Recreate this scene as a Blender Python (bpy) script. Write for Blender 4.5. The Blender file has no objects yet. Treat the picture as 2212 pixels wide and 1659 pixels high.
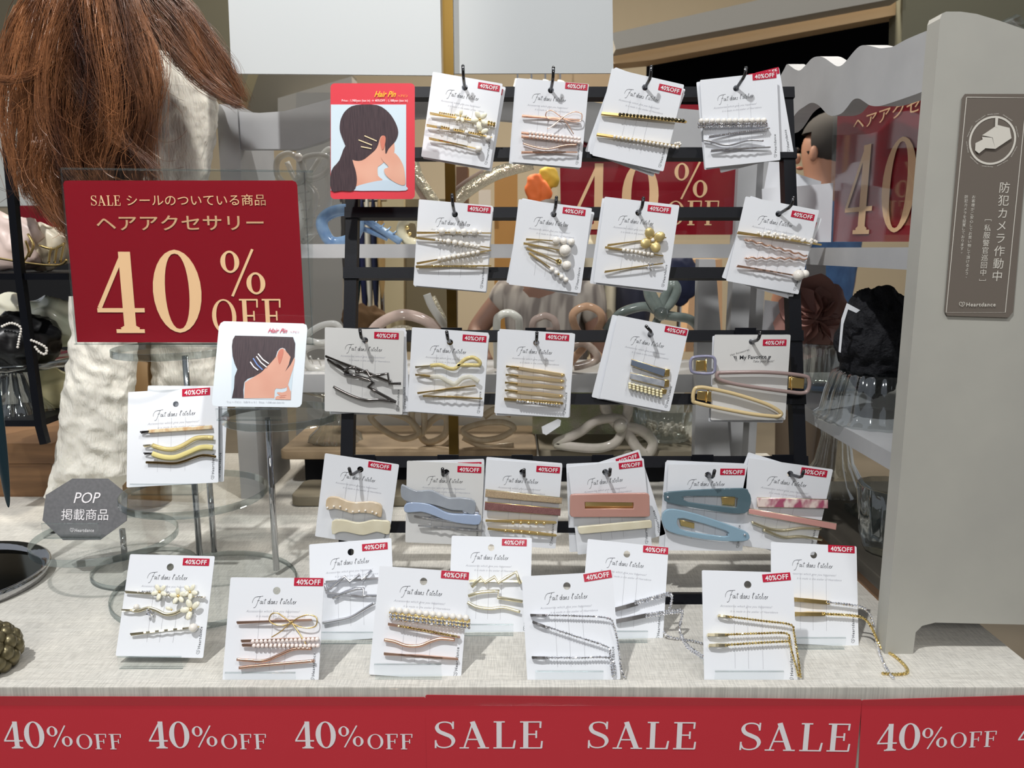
import bpy, bmesh, math, random
from mathutils import Vector, Matrix, Quaternion, noise
random.seed(7)
SC = bpy.context.scene
COL = SC.collection
# ------------------------------------------------------------------ camera, world, lights
F, CX, CY, CH, PT = 1660.0, 1106.0, 829.5, 0.36, math.radians(10)
cd = bpy.data.cameras.new('camera'); cd.sensor_width = 36; cd.lens = F / 2212 * 36
cd.clip_start = .02; cd.clip_end = 60
cd.dof.use_dof = True; cd.dof.focus_distance = .73; cd.dof.aperture_fstop = 16
cam = bpy.data.objects.new('camera', cd); COL.objects.link(cam)
cam.location = (0, 0, CH); cam.rotation_euler = (math.radians(90) - PT, 0, 0)
SC.camera = cam
SC.view_settings.view_transform = 'Standard'; SC.view_settings.look = 'None'
SC.view_settings.gamma = 1; SC.view_settings.use_curve_mapping = False
SC.view_settings.exposure = 0.04
W = bpy.data.worlds.new('world'); SC.world = W; W.use_nodes = True
W.node_tree.nodes['Background'].inputs[0].default_value = (.86, .91, 1, 1)
W.node_tree.nodes['Background'].inputs[1].default_value = .40

def light(name, kind, loc, target, energy, size, color=(1, 1, 1), sy=None):
    d = bpy.data.lights.new(name, kind); d.energy = energy; d.color = color
    if kind == 'AREA':
        d.size = size
        if sy: d.shape = 'RECTANGLE'; d.size_y = sy
        else: d.shape = 'DISK'
    elif kind == 'SPOT': d.shadow_soft_size = size
    o = bpy.data.objects.new(name, d); COL.objects.link(o); o.location = loc
    o.rotation_euler = (Vector(target) - Vector(loc)).to_track_quat('-Z', 'Y').to_euler()
    return o
light('ceiling_spot_key', 'AREA', (-.62, -.32, 2.1), (-.14, .75, .1), 37, .06, (1, .995, .985))
light('added_front_fill', 'AREA', (.1, -1.9, 1.5), (0, .6, 0), 17, .5, (1, .98, .96))  # fill light added to brighten the table-front banners; no known lamp there
light('ceiling_spot_fill', 'AREA', (.9, -.5, 2.3), (.1, .8, .1), 9, .25, (1, .97, .93))
l = light('added_rear_spot', 'SPOT', (-.1, 1.1, 2.2), (-.02, 1.22, .1), 60, .04, (1, .95, .88)); l.data.spot_size = math.radians(26); l.data.spot_blend = .6  # added spot that lifts the boards behind the rack; not a known fixture
l = light('added_blouse_spot', 'SPOT', (.5, .1, 2.1), (-.36, 1.0, .40), 120, .04, (1, .97, .92)); l.data.spot_size = math.radians(17); l.data.spot_blend = .5  # narrow spot added only to brighten the blouse, no such lamp known
light('store_lamp_left', 'AREA', (-.4, 3.2, 2.3), (.2, 3.8, .6), 105, .5, (1, .92, .8))
light('store_lamp_right', 'AREA', (1.4, 3.0, 2.4), (1.2, 3.6, .8), 52, .5, (1, .92, .8))

# ------------------------------------------------------------------ pixel -> place helpers
SP, CP = math.sin(PT), math.cos(PT)
CAM = Vector((0, 0, CH))
def ray(px, py):
    a, b = (px - CX) / F, (CY - py) / F
    return Vector((a, CP + b * SP, -SP + b * CP))
def P(px, py, Y): r = ray(px, py); return CAM + r * (Y / r.y)
def G(px, py, z=0.): r = ray(px, py); return CAM + r * ((z - CH) / r.z)
def PX(px, py, X): r = ray(px, py); return CAM + r * (X / r.x)

# ------------------------------------------------------------------ materials
def lin(c): return tuple(((v / 255) / 12.92 if v / 255 <= .04045 else ((v / 255 + .055) / 1.055) ** 2.4) for v in c)
MATS = {}
def mat(name, rgb, rough=.5, metal=0., trans=0., alpha=None, ior=1.45, emit=0., noise_=None, bump=None, sss=0., coat=0., clear=None, var=None):
    if name in MATS: return MATS[name]
    m = bpy.data.materials.new(name); m.use_nodes = True; MATS[name] = m
    nt = m.node_tree; N = nt.nodes; L = nt.links; b = N['Principled BSDF']; out = N['Material Output']
    col = lin(rgb) + (1,)
    b.inputs['Base Color'].default_value = col
    b.inputs['Roughness'].default_value = rough; b.inputs['Metallic'].default_value = metal
    b.inputs['Transmission Weight'].default_value = trans; b.inputs['IOR'].default_value = ior
    if coat: b.inputs['Coat Weight'].default_value = coat; b.inputs['Coat Roughness'].default_value = .05
    if sss: b.inputs['Subsurface Weight'].default_value = sss; b.inputs['Subsurface Radius'].default_value = (.01, .008, .006); b.inputs['Subsurface Scale'].default_value = .3
    if emit: b.inputs['Emission Color'].default_value = col; b.inputs['Emission Strength'].default_value = emit
    if var:   # (rgb2, scale vector, detail, contrast)
        tc = N.new('ShaderNodeTexCoord'); mp = N.new('ShaderNodeMapping'); nz = N.new('ShaderNodeTexNoise'); cr = N.new('ShaderNodeValToRGB')
        mp.inputs['Scale'].default_value = var[1]; nz.inputs['Scale'].default_value = 1; nz.inputs['Detail'].default_value = var[2]
        k = var[3]
        cr.color_ramp.elements[0].position = .5 - k; cr.color_ramp.elements[1].position = .5 + k
        cr.color_ramp.elements[0].color = lin(var[0]) + (1,); cr.color_ramp.elements[1].color = col
        L.new(tc.outputs['Object'], mp.inputs[0]); L.new(mp.outputs[0], nz.inputs[0]); L.new(nz.outputs[0], cr.inputs[0]); L.new(cr.outputs[0], b.inputs['Base Color'])
    if bump:  # (scale vector, strength, distance)
        tc = N.new('ShaderNodeTexCoord'); mp = N.new('ShaderNodeMapping'); nz = N.new('ShaderNodeTexNoise'); bp = N.new('ShaderNodeBump')
        mp.inputs['Scale'].default_value = bump[0]; nz.inputs['Scale'].default_value = 1; nz.inputs['Detail'].default_value = 3
        bp.inputs['Strength'].default_value = bump[1]; bp.inputs['Distance'].default_value = bump[2]
        L.new(tc.outputs['Object'], mp.inputs[0]); L.new(mp.outputs[0], nz.inputs[0]); L.new(nz.outputs[0], bp.inputs['Height']); L.new(bp.outputs[0], b.inputs['Normal'])
    if clear is not None:   # clear plastic: mostly see-through, fresnel gloss
        tr = N.new('ShaderNodeBsdfTransparent'); mx = N.new('ShaderNodeMixShader'); fr = N.new('ShaderNodeLayerWeight'); mm = N.new('ShaderNodeMath')
        tr.inputs[0].default_value = lin(clear[0]) + (1,)
        fr.inputs['Blend'].default_value = .25
        mm.operation = 'MULTIPLY_ADD'; mm.inputs[1].default_value = clear[2]; mm.inputs[2].default_value = clear[1]; mm.use_clamp = True
        L.new(fr.outputs['Facing'], mm.inputs[0]); L.new(mm.outputs[0], mx.inputs[0]); L.new(tr.outputs[0], mx.inputs[1]); L.new(b.outputs[0], mx.inputs[2])
        L.new(mx.outputs[0], out.inputs[0])
    return m
card_m = mat('card_white', (228, 231, 236), .55, bump=((900, 900, 900), .08, .0003))
cardback_m = mat('card_grey_white', (214, 214, 212), .6)
red_m = mat('sticker_red', (186, 22, 56), .4)
white_ink = mat('ink_white', (238, 234, 236), .5)
ink = mat('ink_dark', (40, 42, 50), .6); ink_l = mat('ink_pale', (165, 167, 176), .6)
slit_m = mat('slit_grey', (172, 172, 178), .7)
gold = mat('gold', (250, 220, 150), .27, 1); pgold = mat('pale_gold', (250, 240, 206), .26, 1)
rose = mat('rose_gold', (242, 200, 176), .26, 1); silver = mat('silver', (226, 226, 230), .18, 1)
gun = mat('gunmetal', (120, 116, 114), .15, 1); chrome = mat('chrome', (190, 190, 192), .06, 1)
crystal = mat('crystal', (252, 252, 255), .04, .95); gcrystal = mat('gold_crystal', (246, 220, 150), .08, 1); dcrystal = mat('dark_crystal', (92, 84, 62), .08, .8)
pearl = mat('pearl', (236, 231, 222), .2, 0, coat=.8); ppearl = mat('pink_pearl', (244, 232, 226), .22, 0, coat=.6); ypearl = mat('yellow_pearl', (236, 228, 190), .24, coat=.6)
petal = mat('cream_petal', (240, 236, 214), .2, coat=.7, sss=.2); gpetal = mat('gold_petal', (222, 200, 140), .35, .6)
hookm = mat('hook_metal', (92, 92, 94), .15, 1)
black = mat('black_powder_coat', (13, 15, 21), .45, bump=((1200, 1200, 1200), .2, .0004)); black.node_tree.nodes['Principled BSDF'].inputs['Specular IOR Level'].default_value = .2
grey = mat('grey_paint', (176, 177, 178), .55, var=((160, 161, 163), (14, 14, 14), 4, .25), bump=((260, 260, 260), .06, .0005))
greyw = mat('warm_grey_paint', (178, 177, 168), .5, var=((166, 165, 158), (9, 9, 9), 5, .2), bump=((260, 260, 260), .05, .0005))
signred = mat('sign_red', (140, 18, 34), .25, coat=.5); signcream = mat('sign_cream', (232, 192, 148), .4)
banred = mat('banner_red', (200, 52, 64), .3, coat=.4, bump=((9, 9, 30), .25, .003))
acry = mat('clear_acrylic', (235, 240, 240), .03, 1, clear=((252, 253, 253), .015, .2))
acryedge = mat('acrylic_edge', (196, 204, 206), .06, 1, clear=((246, 249, 249), .14, .4))
glass = mat('pressed_glass', (236, 240, 240), .05, 1, clear=((240, 243, 243), .14, .7))

# ------------------------------------------------------------------ mesh helpers
def setp(o, label=None, cat=None, group=None, kind=None):
    if label: o['label'] = label
    if cat: o['category'] = cat
    if group: o['group'] = group
    if kind: o['kind'] = kind
    return o
def empty(name, loc=(0, 0, 0), mtx=None, **k):
    o = bpy.data.objects.new(name, None); COL.objects.link(o); o.empty_display_size = .01
    if mtx is not None: o.matrix_world = mtx
    else: o.location = loc
    return setp(o, **k)
def link(name, me, m=None, parent=None, **k):
    o = bpy.data.objects.new(name, me); COL.objects.link(o)
    if m is not None and not me.materials: me.materials.append(m)
    if parent is not None: o.parent = parent
    return setp(o, **k)
class MB:
    def __init__(s): s.v = []; s.f = []
    def poly(s, pts):
        n = len(s.v); s.v += [tuple(p) for p in pts]; s.f.append(tuple(range(n, n + len(pts)))); return s
    def box(s, a, b):
        x0, y0, z0 = [min(a[i], b[i]) for i in range(3)]; x1, y1, z1 = [max(a[i], b[i]) for i in range(3)]
        n = len(s.v); s.v += [(x0, y0, z0), (x1, y0, z0), (x1, y1, z0), (x0, y1, z0), (x0, y0, z1), (x1, y0, z1), (x1, y1, z1), (x0, y1, z1)]
        s.f += [tuple(n + i for i in q) for q in ((3, 2, 1, 0), (4, 5, 6, 7), (0, 1, 5, 4), (1, 2, 6, 5), (2, 3, 7, 6), (3, 0, 4, 7))]; return s
    def hexa(s, p):   # 8 corners: front quad then back quad
        n = len(s.v); s.v += [tuple(q) for q in p]
        s.f += [tuple(n + i for i in q) for q in ((0, 1, 2, 3), (7, 6, 5, 4), (1, 0, 4, 5), (2, 1, 5, 6), (3, 2, 6, 7), (0, 3, 7, 4))]; return s
    def tube(s, pts, r, n=6, closed=False, flat=1., up=None):
        pts = [Vector(p) for p in pts]; k = len(pts)
        if k < 2: return s
        rs = r if isinstance(r, (list, tuple)) else [r] * k
        nrm = None; base = len(s.v)
        for i in range(k):
            if closed: t = pts[(i + 1) % k] - pts[i - 1]
            else: t = pts[min(i + 1, k - 1)] - pts[max(i - 1, 0)]
            if t.length < 1e-9: t = Vector((1, 0, 0))
            t.normalize()
            if up is not None: nrm = Vector(up)
            elif nrm is None: nrm = Vector((0, 0, 1)) if abs(t.z) < .9 else Vector((0, 1, 0))
            nrm = nrm - t * nrm.dot(t)
            if nrm.length < 1e-6: nrm = t.orthogonal()
            nrm.normalize(); bn = t.cross(nrm)
            for j in range(n):
                a = 2 * math.pi * j / n + math.pi / n
                s.v.append(tuple(pts[i] + (nrm * (math.cos(a) * flat) + bn * math.sin(a)) * rs[i]))
        for i in range(k if closed else k - 1):
            for j in range(n):
                a = base + i * n; b2 = base + ((i + 1) % k) * n
                s.f.append((a + j, a + (j + 1) % n, b2 + (j + 1) % n, b2 + j))
        if not closed:
            s.f.append(tuple(base + j for j in reversed(range(n)))); s.f.append(tuple(base + (k - 1) * n + j for j in range(n)))
        return s
    def ball(s, c, r, nu=8, nv=5, sc=(1, 1, 1), rot=None):
        c = Vector(c); base = len(s.v); 
        def pt(x, y, z):
            q = Vector((x * r * sc[0], y * r * sc[1], z * r * sc[2]))
            if rot is not None: q = rot @ q
            return tuple(c + q)
        s.v.append(pt(0, 0, 1))
        for i in range(1, nv):
            th = math.pi * i / nv
            for j in range(nu):
                ph = 2 * math.pi * j / nu; s.v.append(pt(math.sin(th) * math.cos(ph), math.sin(th) * math.sin(ph), math.cos(th)))
        s.v.append(pt(0, 0, -1)); e = len(s.v) - 1
        for j in range(nu): s.f.append((base, base + 1 + j, base + 1 + (j + 1) % nu))
        for i in range(nv - 2):
            for j in range(nu):
                a = base + 1 + i * nu; b2 = a + nu; s.f.append((a + j, b2 + j, b2 + (j + 1) % nu, a + (j + 1) % nu))
        a = base + 1 + (nv - 2) * nu
        for j in range(nu): s.f.append((a + (j + 1) % nu, a + j, e))
        return s
    def lathe(s, prof, c, n=32, rib=0., nr=0):
        c = Vector(c); base = len(s.v); k = len(prof)
        for (r, z) in prof:
            for j in range(n):
                a = 2 * math.pi * j / n; rr = r * (1 + (rib * math.cos(nr * a) if nr else 0)); s.v.append((c.x + rr * math.cos(a), c.y + rr * math.sin(a), c.z + z))
        for i in range(k - 1):
            for j in range(n):
                a = base + i * n; b2 = a + n; s.f.append((a + j, a + (j + 1) % n, b2 + (j + 1) % n, b2 + j))
        return s
    def grid(s, fn, nu, nv, wrap=False):
        base = len(s.v)
        for i in range(nu + 1):
            for j in range(nv if wrap else nv + 1): s.v.append(tuple(fn(i / nu, j / nv)))
        w = nv if wrap else nv + 1
        for i in range(nu):
            for j in range(nv):
                j2 = (j + 1) % nv if wrap else j + 1
                s.f.append((base + i * w + j, base + i * w + j2, base + (i + 1) * w + j2, base + (i + 1) * w + j))
        return s
    def strip(s, pts, ws, z=0.):   # flat variable-width stroke in the xy plane
        s.k = getattr(s, 'k', 0) + 1; z += (s.k % 16) * 1.2e-5
        pts = [Vector((p[0], p[1])) for p in pts]; k = len(pts); base = len(s.v)
        ws = ws if isinstance(ws, (list, tuple)) else [ws] * k
        for i in range(k):
            t = pts[1] - pts[-2] if k > 8 and i in (0, k - 1) and (pts[0] - pts[-1]).length < .01 * (pts[0] - pts[k // 2]).length else pts[min(i + 1, k - 1)] - pts[max(i - 1, 0)]
            if t.length < 1e-9: t = Vector((1, 0))
            t.normalize(); n = Vector((-t.y, t.x)) * ws[i] / 2
            s.v += [(pts[i].x + n.x, pts[i].y + n.y, z), (pts[i].x - n.x, pts[i].y - n.y, z)]
        for i in range(k - 1): s.f.append((base + 2 * i + 1, base + 2 * i + 3, base + 2 * i + 2, base + 2 * i))
        return s
    def mesh(s, name, smooth=False):
        me = bpy.data.meshes.new(name); me.from_pydata(s.v, [], s.f)
        if smooth: me.polygons.foreach_set('use_smooth', [True] * len(me.polygons))
        me.update(); return me
    def build(s, name, m, parent=None, smooth=False, **k): return link(name, s.mesh(name, smooth), m, parent, **k)
def cr(pts, n=6, closed=False):
    pts = [Vector(p) for p in pts]; k = len(pts); out = []
    if k < 3: return pts
    rng = range(k) if closed else range(k - 1)
    for i in rng:
        p0 = pts[(i - 1) % k] if closed or i > 0 else pts[0]; p1 = pts[i]; p2 = pts[(i + 1) % k]; p3 = pts[(i + 2) % k] if closed or i + 2 < k else pts[-1]
        for j in range(n):
            t = j / n
            out.append(.5 * ((2 * p1) + (p2 - p0) * t + (2 * p0 - 5 * p1 + 4 * p2 - p3) * t * t + (3 * p1 - p0 - 3 * p2 + p3) * t ** 3))
    if not closed: out.append(pts[-1])
    return out
def along(pts, step):
    pts = [Vector(p) for p in pts]; out = [pts[0].copy()]; need = step
    for a, b in zip(pts, pts[1:]):
        d = (b - a).length; pos = 0.
        while d - pos >= need:
            pos += need; out.append(a.lerp(b, pos / d)); need = step
        need -= d - pos
    return out
def fillmesh(loops, thick, bevel=0., name='slab', res=2):
    c = bpy.data.curves.new(name, 'CURVE'); c.dimensions = '2D'; c.fill_mode = 'BOTH' if thick > 0 or bevel > 0 else 'BOTH'
    c.extrude = thick / 2; c.bevel_depth = bevel; c.bevel_resolution = res; c.resolution_u = 1
    for lp in loops:
        sp = c.splines.new('POLY'); sp.points.add(len(lp) - 1); sp.use_cyclic_u = True
        for i, p in enumerate(lp): sp.points[i].co = (p[0], p[1], 0, 1)
    if bevel: c.offset = -bevel
    o = bpy.data.objects.new('tmp', c); COL.objects.link(o)
    bpy.context.view_layer.update()
    me = bpy.data.meshes.new_from_object(o.evaluated_get(bpy.context.evaluated_depsgraph_get()))
    bpy.data.objects.remove(o); bpy.data.curves.remove(c); me.name = name; me.materials.clear()
    return me
TXT = {}
def textmesh(s, bold=0., *a, **k): return textmesh_(s, 0. if ord(s[0]) > 0x2000 and bold < .02 else bold * (.35 if ord(s[-1]) > 0x2000 else 1), *a, **k)
def textmesh_(s, bold=0., shear=0., spacing=1., key=''):
    k = (s, bold, shear, spacing, key)
    if k in TXT: return TXT[k]
    c = bpy.data.curves.new('lettering', 'FONT'); c.body = s; c.size = 1; c.offset = bold; c.shear = shear; c.space_character = spacing; c.resolution_u = 3
    o = bpy.data.objects.new('tmp', c); COL.objects.link(o); bpy.context.view_layer.update()
    me = bpy.data.meshes.new_from_object(o.evaluated_get(bpy.context.evaluated_depsgraph_get()))
    bpy.data.objects.remove(o); bpy.data.curves.remove(c); me.name = 'lettering'; me.materials.clear()
    xs = [v.co.x for v in me.vertices]; ys = [v.co.y for v in me.vertices]
    me['x0'] = min(xs); me['x1'] = max(xs); me['y0'] = min(ys); me['y1'] = max(ys)
    TXT[k] = me; return me
# serif numerals and capitals as variable-width strokes; cap height 1
def ell(cx, cy, rx, ry, thick, thin, n=28, a0=0., a1=2 * math.pi):
    pts = []; ws = []
    for i in range(n + 1):
        a = a0 + (a1 - a0) * i / n; pts.append((cx + rx * math.cos(a), cy + ry * math.sin(a))); ws.append(thin + (thick - thin) * abs(math.cos(a)) ** 1.6)
    return pts, ws
def glyph(mb, ch, x, y, s, sx=1.):
    def S(pts, ws):
        ws = ws if isinstance(ws, (list, tuple)) else [ws] * len(pts)
        mb.strip([(x + p[0] * s * sx, y + p[1] * s) for p in pts], [w * s * (sx * .5 + .5) for w in ws])
    th, tn = .13, .032; S0 = S
    def S(pts, ws): S0(pts, [max(w * 1.08, .048) for w in ws] if isinstance(ws, (list, tuple)) else max(ws * 1.08, .048))
    if ch == '4':
        S([(.40, 1), (.40, 0)], .14); S([(.385, .99), (.03, .30)], .05); S([(0, .275), (.60, .275)], .05); S([(.22, .012), (.58, .012)], .03)
        S([(.29, .03), (.40, .09)], .05); S([(.51, .03), (.40, .09)], .05); return .62
    if ch == '0': S(*ell(.30, .5, .24, .485, .15, .035)); return .62
    if ch == 'O': S(*ell(.38, .5, .32, .485, .125, .03)); return .78
    if ch == '%':
        S(*ell(.17, .74, .13, .225, .085, .02)); S(*ell(.63, .26, .13, .225, .085, .02)); S([(.60, 1.02), (.18, -.03)], .04); return .82
    if ch == 'F':
        S([(.2, 1), (.2, 0)], th); S([(.04, .988), (.62, .988)], .028); S([(.06, .012), (.36, .012)], .028); S([(.26, .52), (.5, .52)], .028); S([(.61, 1), (.60, .76)], [.05, .015]); S([(.49, .66), (.49, .38)], .022); return .66
    if ch == 'E':
        S([(.2, 1), (.2, 0)], th); S([(.04, .988), (.62, .988)], .028); S([(.04, .012), (.64, .012)], .028); S([(.26, .52), (.5, .52)], .028); S([(.61, 1), (.60, .76)], [.05, .015]); S([(.63, 0), (.65, .27)], [.05, .015]); S([(.49, .66), (.49, .38)], .022); return .72
    if ch == 'L':
        S([(.2, 1), (.2, 0)], th); S([(.05, .988), (.36, .988)], .028); S([(.04, .012), (.62, .012)], .028); S([(.6, 0), (.64, .3)], [.06, .015]); return .68
    if ch == 'A':
        S([(.38, 1), (.13, .01)], .035); S([(.36, 1), (.66, .01)], .13); S([(.2, .33), (.55, .33)], .028); S([(0, .012), (.26, .012)], .028); S([(.5, .012), (.82, .012)], .028); return .84
    if ch == 'S':
        p = [(.54, .80), (.48, .93), (.32, .98), (.16, .93), (.10, .78), (.16, .63), (.32, .53), (.48, .43), (.55, .27), (.48, .09), (.30, .02), (.13, .07), (.06, .22)]
        w = [.03, .03, .035, .05, .10, .12, .13, .12, .10, .05, .035, .03, .03]
        q = cr([(a, b, 0) for a, b in p], 4); ww = []
        for i in range(len(q)): t = i / 4; a = int(t); ww.append(w[a] if a + 1 >= len(w) else w[a] * (1 - (t - a)) + w[a + 1] * (t - a))
        S([(a.x, a.y) for a in q], ww); S([(.55, 1), (.545, .72)], [.03, .02]); S([(.055, 0), (.06, .30)], [.03, .02]); return .66
    return .35
def serif(s, gap=.06):
    mb = MB(); x = 0
    for ch in s: x += glyph(mb, ch, x, 0, 1) + (gap if ch != ' ' else 0)
    me = mb.mesh('lettering'); me['x0'] = 0.; me['x1'] = x - gap; me['y0'] = 0.; me['y1'] = 1.
    return me
# one-line script hand for the brand wording
HAND = {
 'F': [[(0, .3), (.1, 1.3), (.9, 2.3), (2.4, 2.7), (3.6, 2.65)], [(2.1, 2.62), (5., 2.9)], [(3.6, 2.7), (3.0, 1.6), (2.5, .1), (1.9, -1.2), (1.0, -1.5)], [(2.4, 1.1), (3.6, 1.3)]],
 'a': [[(.9, .9), (.4, 1.), (.05, .5), (.3, 0), (.8, .4), (1., 1.), (.95, .1), (1.3, .1)]], 'i': [[(.1, 1.), (.05, .1), (.4, .15)], [(.3, 1.5), (.33, 1.58)]],
 't': [[(.45, 1.9), (.15, .2), (.5, .1)], [(-.1, 1.45), (.9, 1.6)]], 'd': [[(.9, .9), (.4, 1.), (.05, .5), (.3, 0), (.8, .4), (1.3, 2.0), (1., .1), (1.3, .1)]],
 'n': [[(.1, 1.), (.05, 0), (.3, .8), (.7, 1.), (.7, .1), (1., .1)]], 's': [[(.7, .95), (.3, .9), (.5, .45), (.3, 0), (-.05, .15)]],
 'l': [[(.1, .4), (.7, 1.6), (.75, 2.2), (.5, 1.6), (.3, .2), (.6, .05)]], "'": [[(.3, 2.1), (.15, 1.6)]], 'e': [[(.05, .5), (.6, .8), (.5, 1.), (.15, .8), (.1, .2), (.5, 0), (.9, .3)]],
 'r': [[(.1, 1.), (.2, .1), (.4, .8), (.8, 1.)]]}
ADV = {'F': 3.9, 'a': 1.4, 'i': .75, 't': .85, 'd': 1.6, 'n': 1.3, 's': 1.1, 'l': .95, "'": .7, 'e': 1.05, 'r': 1., ' ': .9}
def brandmesh():
    mb = MB(); x = 0
    for ch in "Fait dans l'atelier":
        for st in HAND.get(ch, []):
            q = cr([(x + a + b * .12, b, 0) for a, b in st], 4); mb.strip([(p.x, p.y) for p in q], .17)
        x += ADV[ch]
    me = mb.mesh('lettering'); me['x0'] = 0.; me['x1'] = x; me['y0'] = 0.; me['y1'] = 1.; return me
BRAND = brandmesh()

# ------------------------------------------------------------------ a flat thing placed by its corners
class Plane:
    def __init__(s, name, tl, tr, bl, Yt, Yb, Ytr=None, X=None, **k):
        if X is None: a = P(*tl, Yt); b = P(*tr, Ytr if Ytr else Yt); c = P(*bl, Yb)
        else: a = PX(*tl, X); b = PX(*tr, X); c = PX(*bl, X)
        s.ux = (b - a).normalized(); v = c - a; v = v - s.ux * v.dot(s.ux); s.w = (b - a).length; s.h = v.length
        s.uy = -v.normalized(); s.n = s.ux.cross(s.uy); s.o = a
        m = Matrix((s.ux, s.uy, s.n)).transposed().to_4x4(); m.translation = a; s.m = m
        s.e = empty(name, mtx=m, **k)
    def l(s, px, py, off=0.):
        r = ray(px, py); o = s.o + s.n * off; t = (o - CAM).dot(s.n) / r.dot(s.n); q = CAM + r * t - s.o
        return Vector((q.dot(s.ux), q.dot(s.uy), off))
    def wl(s, p): return s.m.inverted() @ Vector(p)
    def uv(s, u, v, off=0.): return Vector((u * s.w, -v * s.h, off))
    def px(s, d): return d / F * ((s.o - CAM).dot(Vector((0, CP, -SP))))    # length of d photo pixels here
    def put(s, me, m, pl, pr, hgt=None, name='lettering', off=.0003, parent=None, **k):   # lettering from left to right baseline point (local)
        if me.materials and me.materials[0] != m: me2 = me.copy(); me2.materials.clear(); me2.materials.append(m); me = me2
        o = bpy.data.objects.new(name, me); COL.objects.link(o)
        if not me.materials: me.materials.append(m)
        d = pr - pl; w0 = me['x1'] - me['x0']; sx = d.length / w0; sy = sx if hgt is None else hgt / (me['y1'] - me['y0'])
        ang = math.atan2(d.y, d.x); R = Matrix.Rotation(ang, 4, 'Z')
        o.parent = parent or s.e
        o.matrix_local = Matrix.Translation((pl.x, pl.y, off)) @ R @ Matrix.Diagonal((sx, sy, 1, 1)) @ Matrix.Translation((-me['x0'], -me['y0'] if hgt is not None else 0, 0))
        return setp(o, **k)
def rrect(x0, y0, x1, y1, r, n=4):
    out = []
    for cx, cy, a0 in ((x1 - r, y1 - r, 0), (x0 + r, y1 - r, 90), (x0 + r, y0 + r, 180), (x1 - r, y0 + r, 270)):
        for i in range(n + 1): a = math.radians(a0 + 90 * i / n); out.append((cx + r * math.cos(a), cy + r * math.sin(a)))
    return out

# ------------------------------------------------------------------ the setting
table_m = mat('linen_laminate', (236, 233, 224), .5, var=((214, 210, 200), (9, 240, 9), 6, .33), bump=((400, 400, 400), .12, .0004))
def weave(m):
    nt = m.node_tree; N = nt.nodes; L = nt.links; b = N['Principled BSDF']
    tc = N.new('ShaderNodeTexCoord'); r = None
    src = b.inputs['Base Color'].links[0].from_socket
    for sc_, st in (((900, 70, 20), .2), ((80, 1100, 20), .18), ((4, 6, 5), .1)):
        mp = N.new('ShaderNodeMapping'); nz = N.new('ShaderNodeTexNoise'); mx = N.new('ShaderNodeMix'); mx.data_type = 'RGBA'; mx.blend_type = 'MULTIPLY'
        mr = N.new('ShaderNodeMapRange'); mr.inputs[1].default_value = .35; mr.inputs[2].default_value = .6; mr.inputs[3].default_value = 1 - st; mr.inputs[4].default_value = 1
        mp.inputs['Scale'].default_value = sc_; nz.inputs['Scale'].default_value = 1; nz.inputs['Detail'].default_value = 4; mx.inputs[0].default_value = 1
        L.new(tc.outputs['Object'], mp.inputs[0]); L.new(mp.outputs[0], nz.inputs[0]); L.new(nz.outputs[0], mr.inputs[0])
        L.new(src, mx.inputs[6]); L.new(mr.outputs[0], mx.inputs[7]); src = mx.outputs[2]
    L.new(src, b.inputs['Base Color'])
weave(table_m)
TX0, TX1 = -1.0, .455
tb = empty('display_table', (0, .8, 0), label='pale linen-patterned display table holding all the hair accessories', cat='table')
def kid(o, par):
    o.parent = par; o.matrix_parent_inverse = par.matrix_world.inverted(); return o
bpy.context.view_layer.update()
kid(MB().box((TX0, .578, -.03), (TX1, 1.33, 0)).build('table_top', table_m), tb)
kid(MB().box((TX0, .567, -.12), (TX1, .578, .012)).build('front_lip', table_m), tb)
for x in (TX0 + .03, TX1 - .05):
    for y in (.62, 1.26): kid(MB().box((x, y, -.8), (x + .04, y + .04, -.03)).build('leg', black), tb)
kid(MB().box((TX0, .578, -.12), (TX1, .60, -.031)).build('apron', table_m), tb)
floor_m = mat('floor_tile', (120, 112, 100), .35, var=((96, 90, 80), (3, 3, 3), 3, .3))
MB().box((-5, -2.5, -.84), (6, 8, -.8)).build('floor', floor_m, kind='structure')
ceil_m = mat('ceiling_grey', (112, 112, 104), .8)
MB().box((-5, 1.9, 2.75), (6, 8, 2.8)).build('ceiling', ceil_m, kind='structure')
MB().box((-5, 7.0, -.8), (6, 7.1, 2.75)).build('wall_back', mat('shop_wall', (196, 180, 152), .7), kind='structure')
MB().box((-5, -2.6, -.8), (6, -2.5, 2.4)).build('wall_front', mat('shop_front_wall', (150, 146, 140), .6), kind='structure')

# ------------------------------------------------------------------ black leaning display rack
def RY(z): return .738 + .2785 * z
def RK(px, py):   # pixel onto the rack plane
    r = ray(px, py); t = (.738 + .2785 * CH) / (r.y - .2785 * r.z); return CAM + r * t
rk = empty('display_rack', (.0, .74, 0), label='black metal ladder-style display rack leaning back behind the cards', cat='rack')
bpy.context.view_layer.update()
RX0, RX1 = -.205, .318
sl = Vector((0, .2785, 1)).normalized(); nr_ = Vector((0, -1, .2785)).normalized()
ztop = RK(1500, 187).z
def rbar(x0, x1, zc, h, name):
    c = Vector((0, RY(zc), zc)); t = .011; p = []
    for back in (0, 1):
        for sx, sz in ((x0, -1), (x1, -1), (x1, 1), (x0, 1)):
            q = c + sl * (sz * h / 2) - nr_ * (back * t); p.append((sx, q.y, q.z))
    kid(MB().hexa(p).build(name, black), rk)
def side(xa, xb, name):
    p = []
    for back in (0, 1):
        for (z, w) in ((0.006, 0), (ztop, 1)):
            for x in ((xa[w], xb[w]) if z < .1 else (xb[w], xa[w])):
                q = Vector((x, RY(z), z)) - nr_ * (back * .014 + .002); p.append(tuple(q))
    kid(MB().hexa(p).build(name, black), rk)
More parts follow.
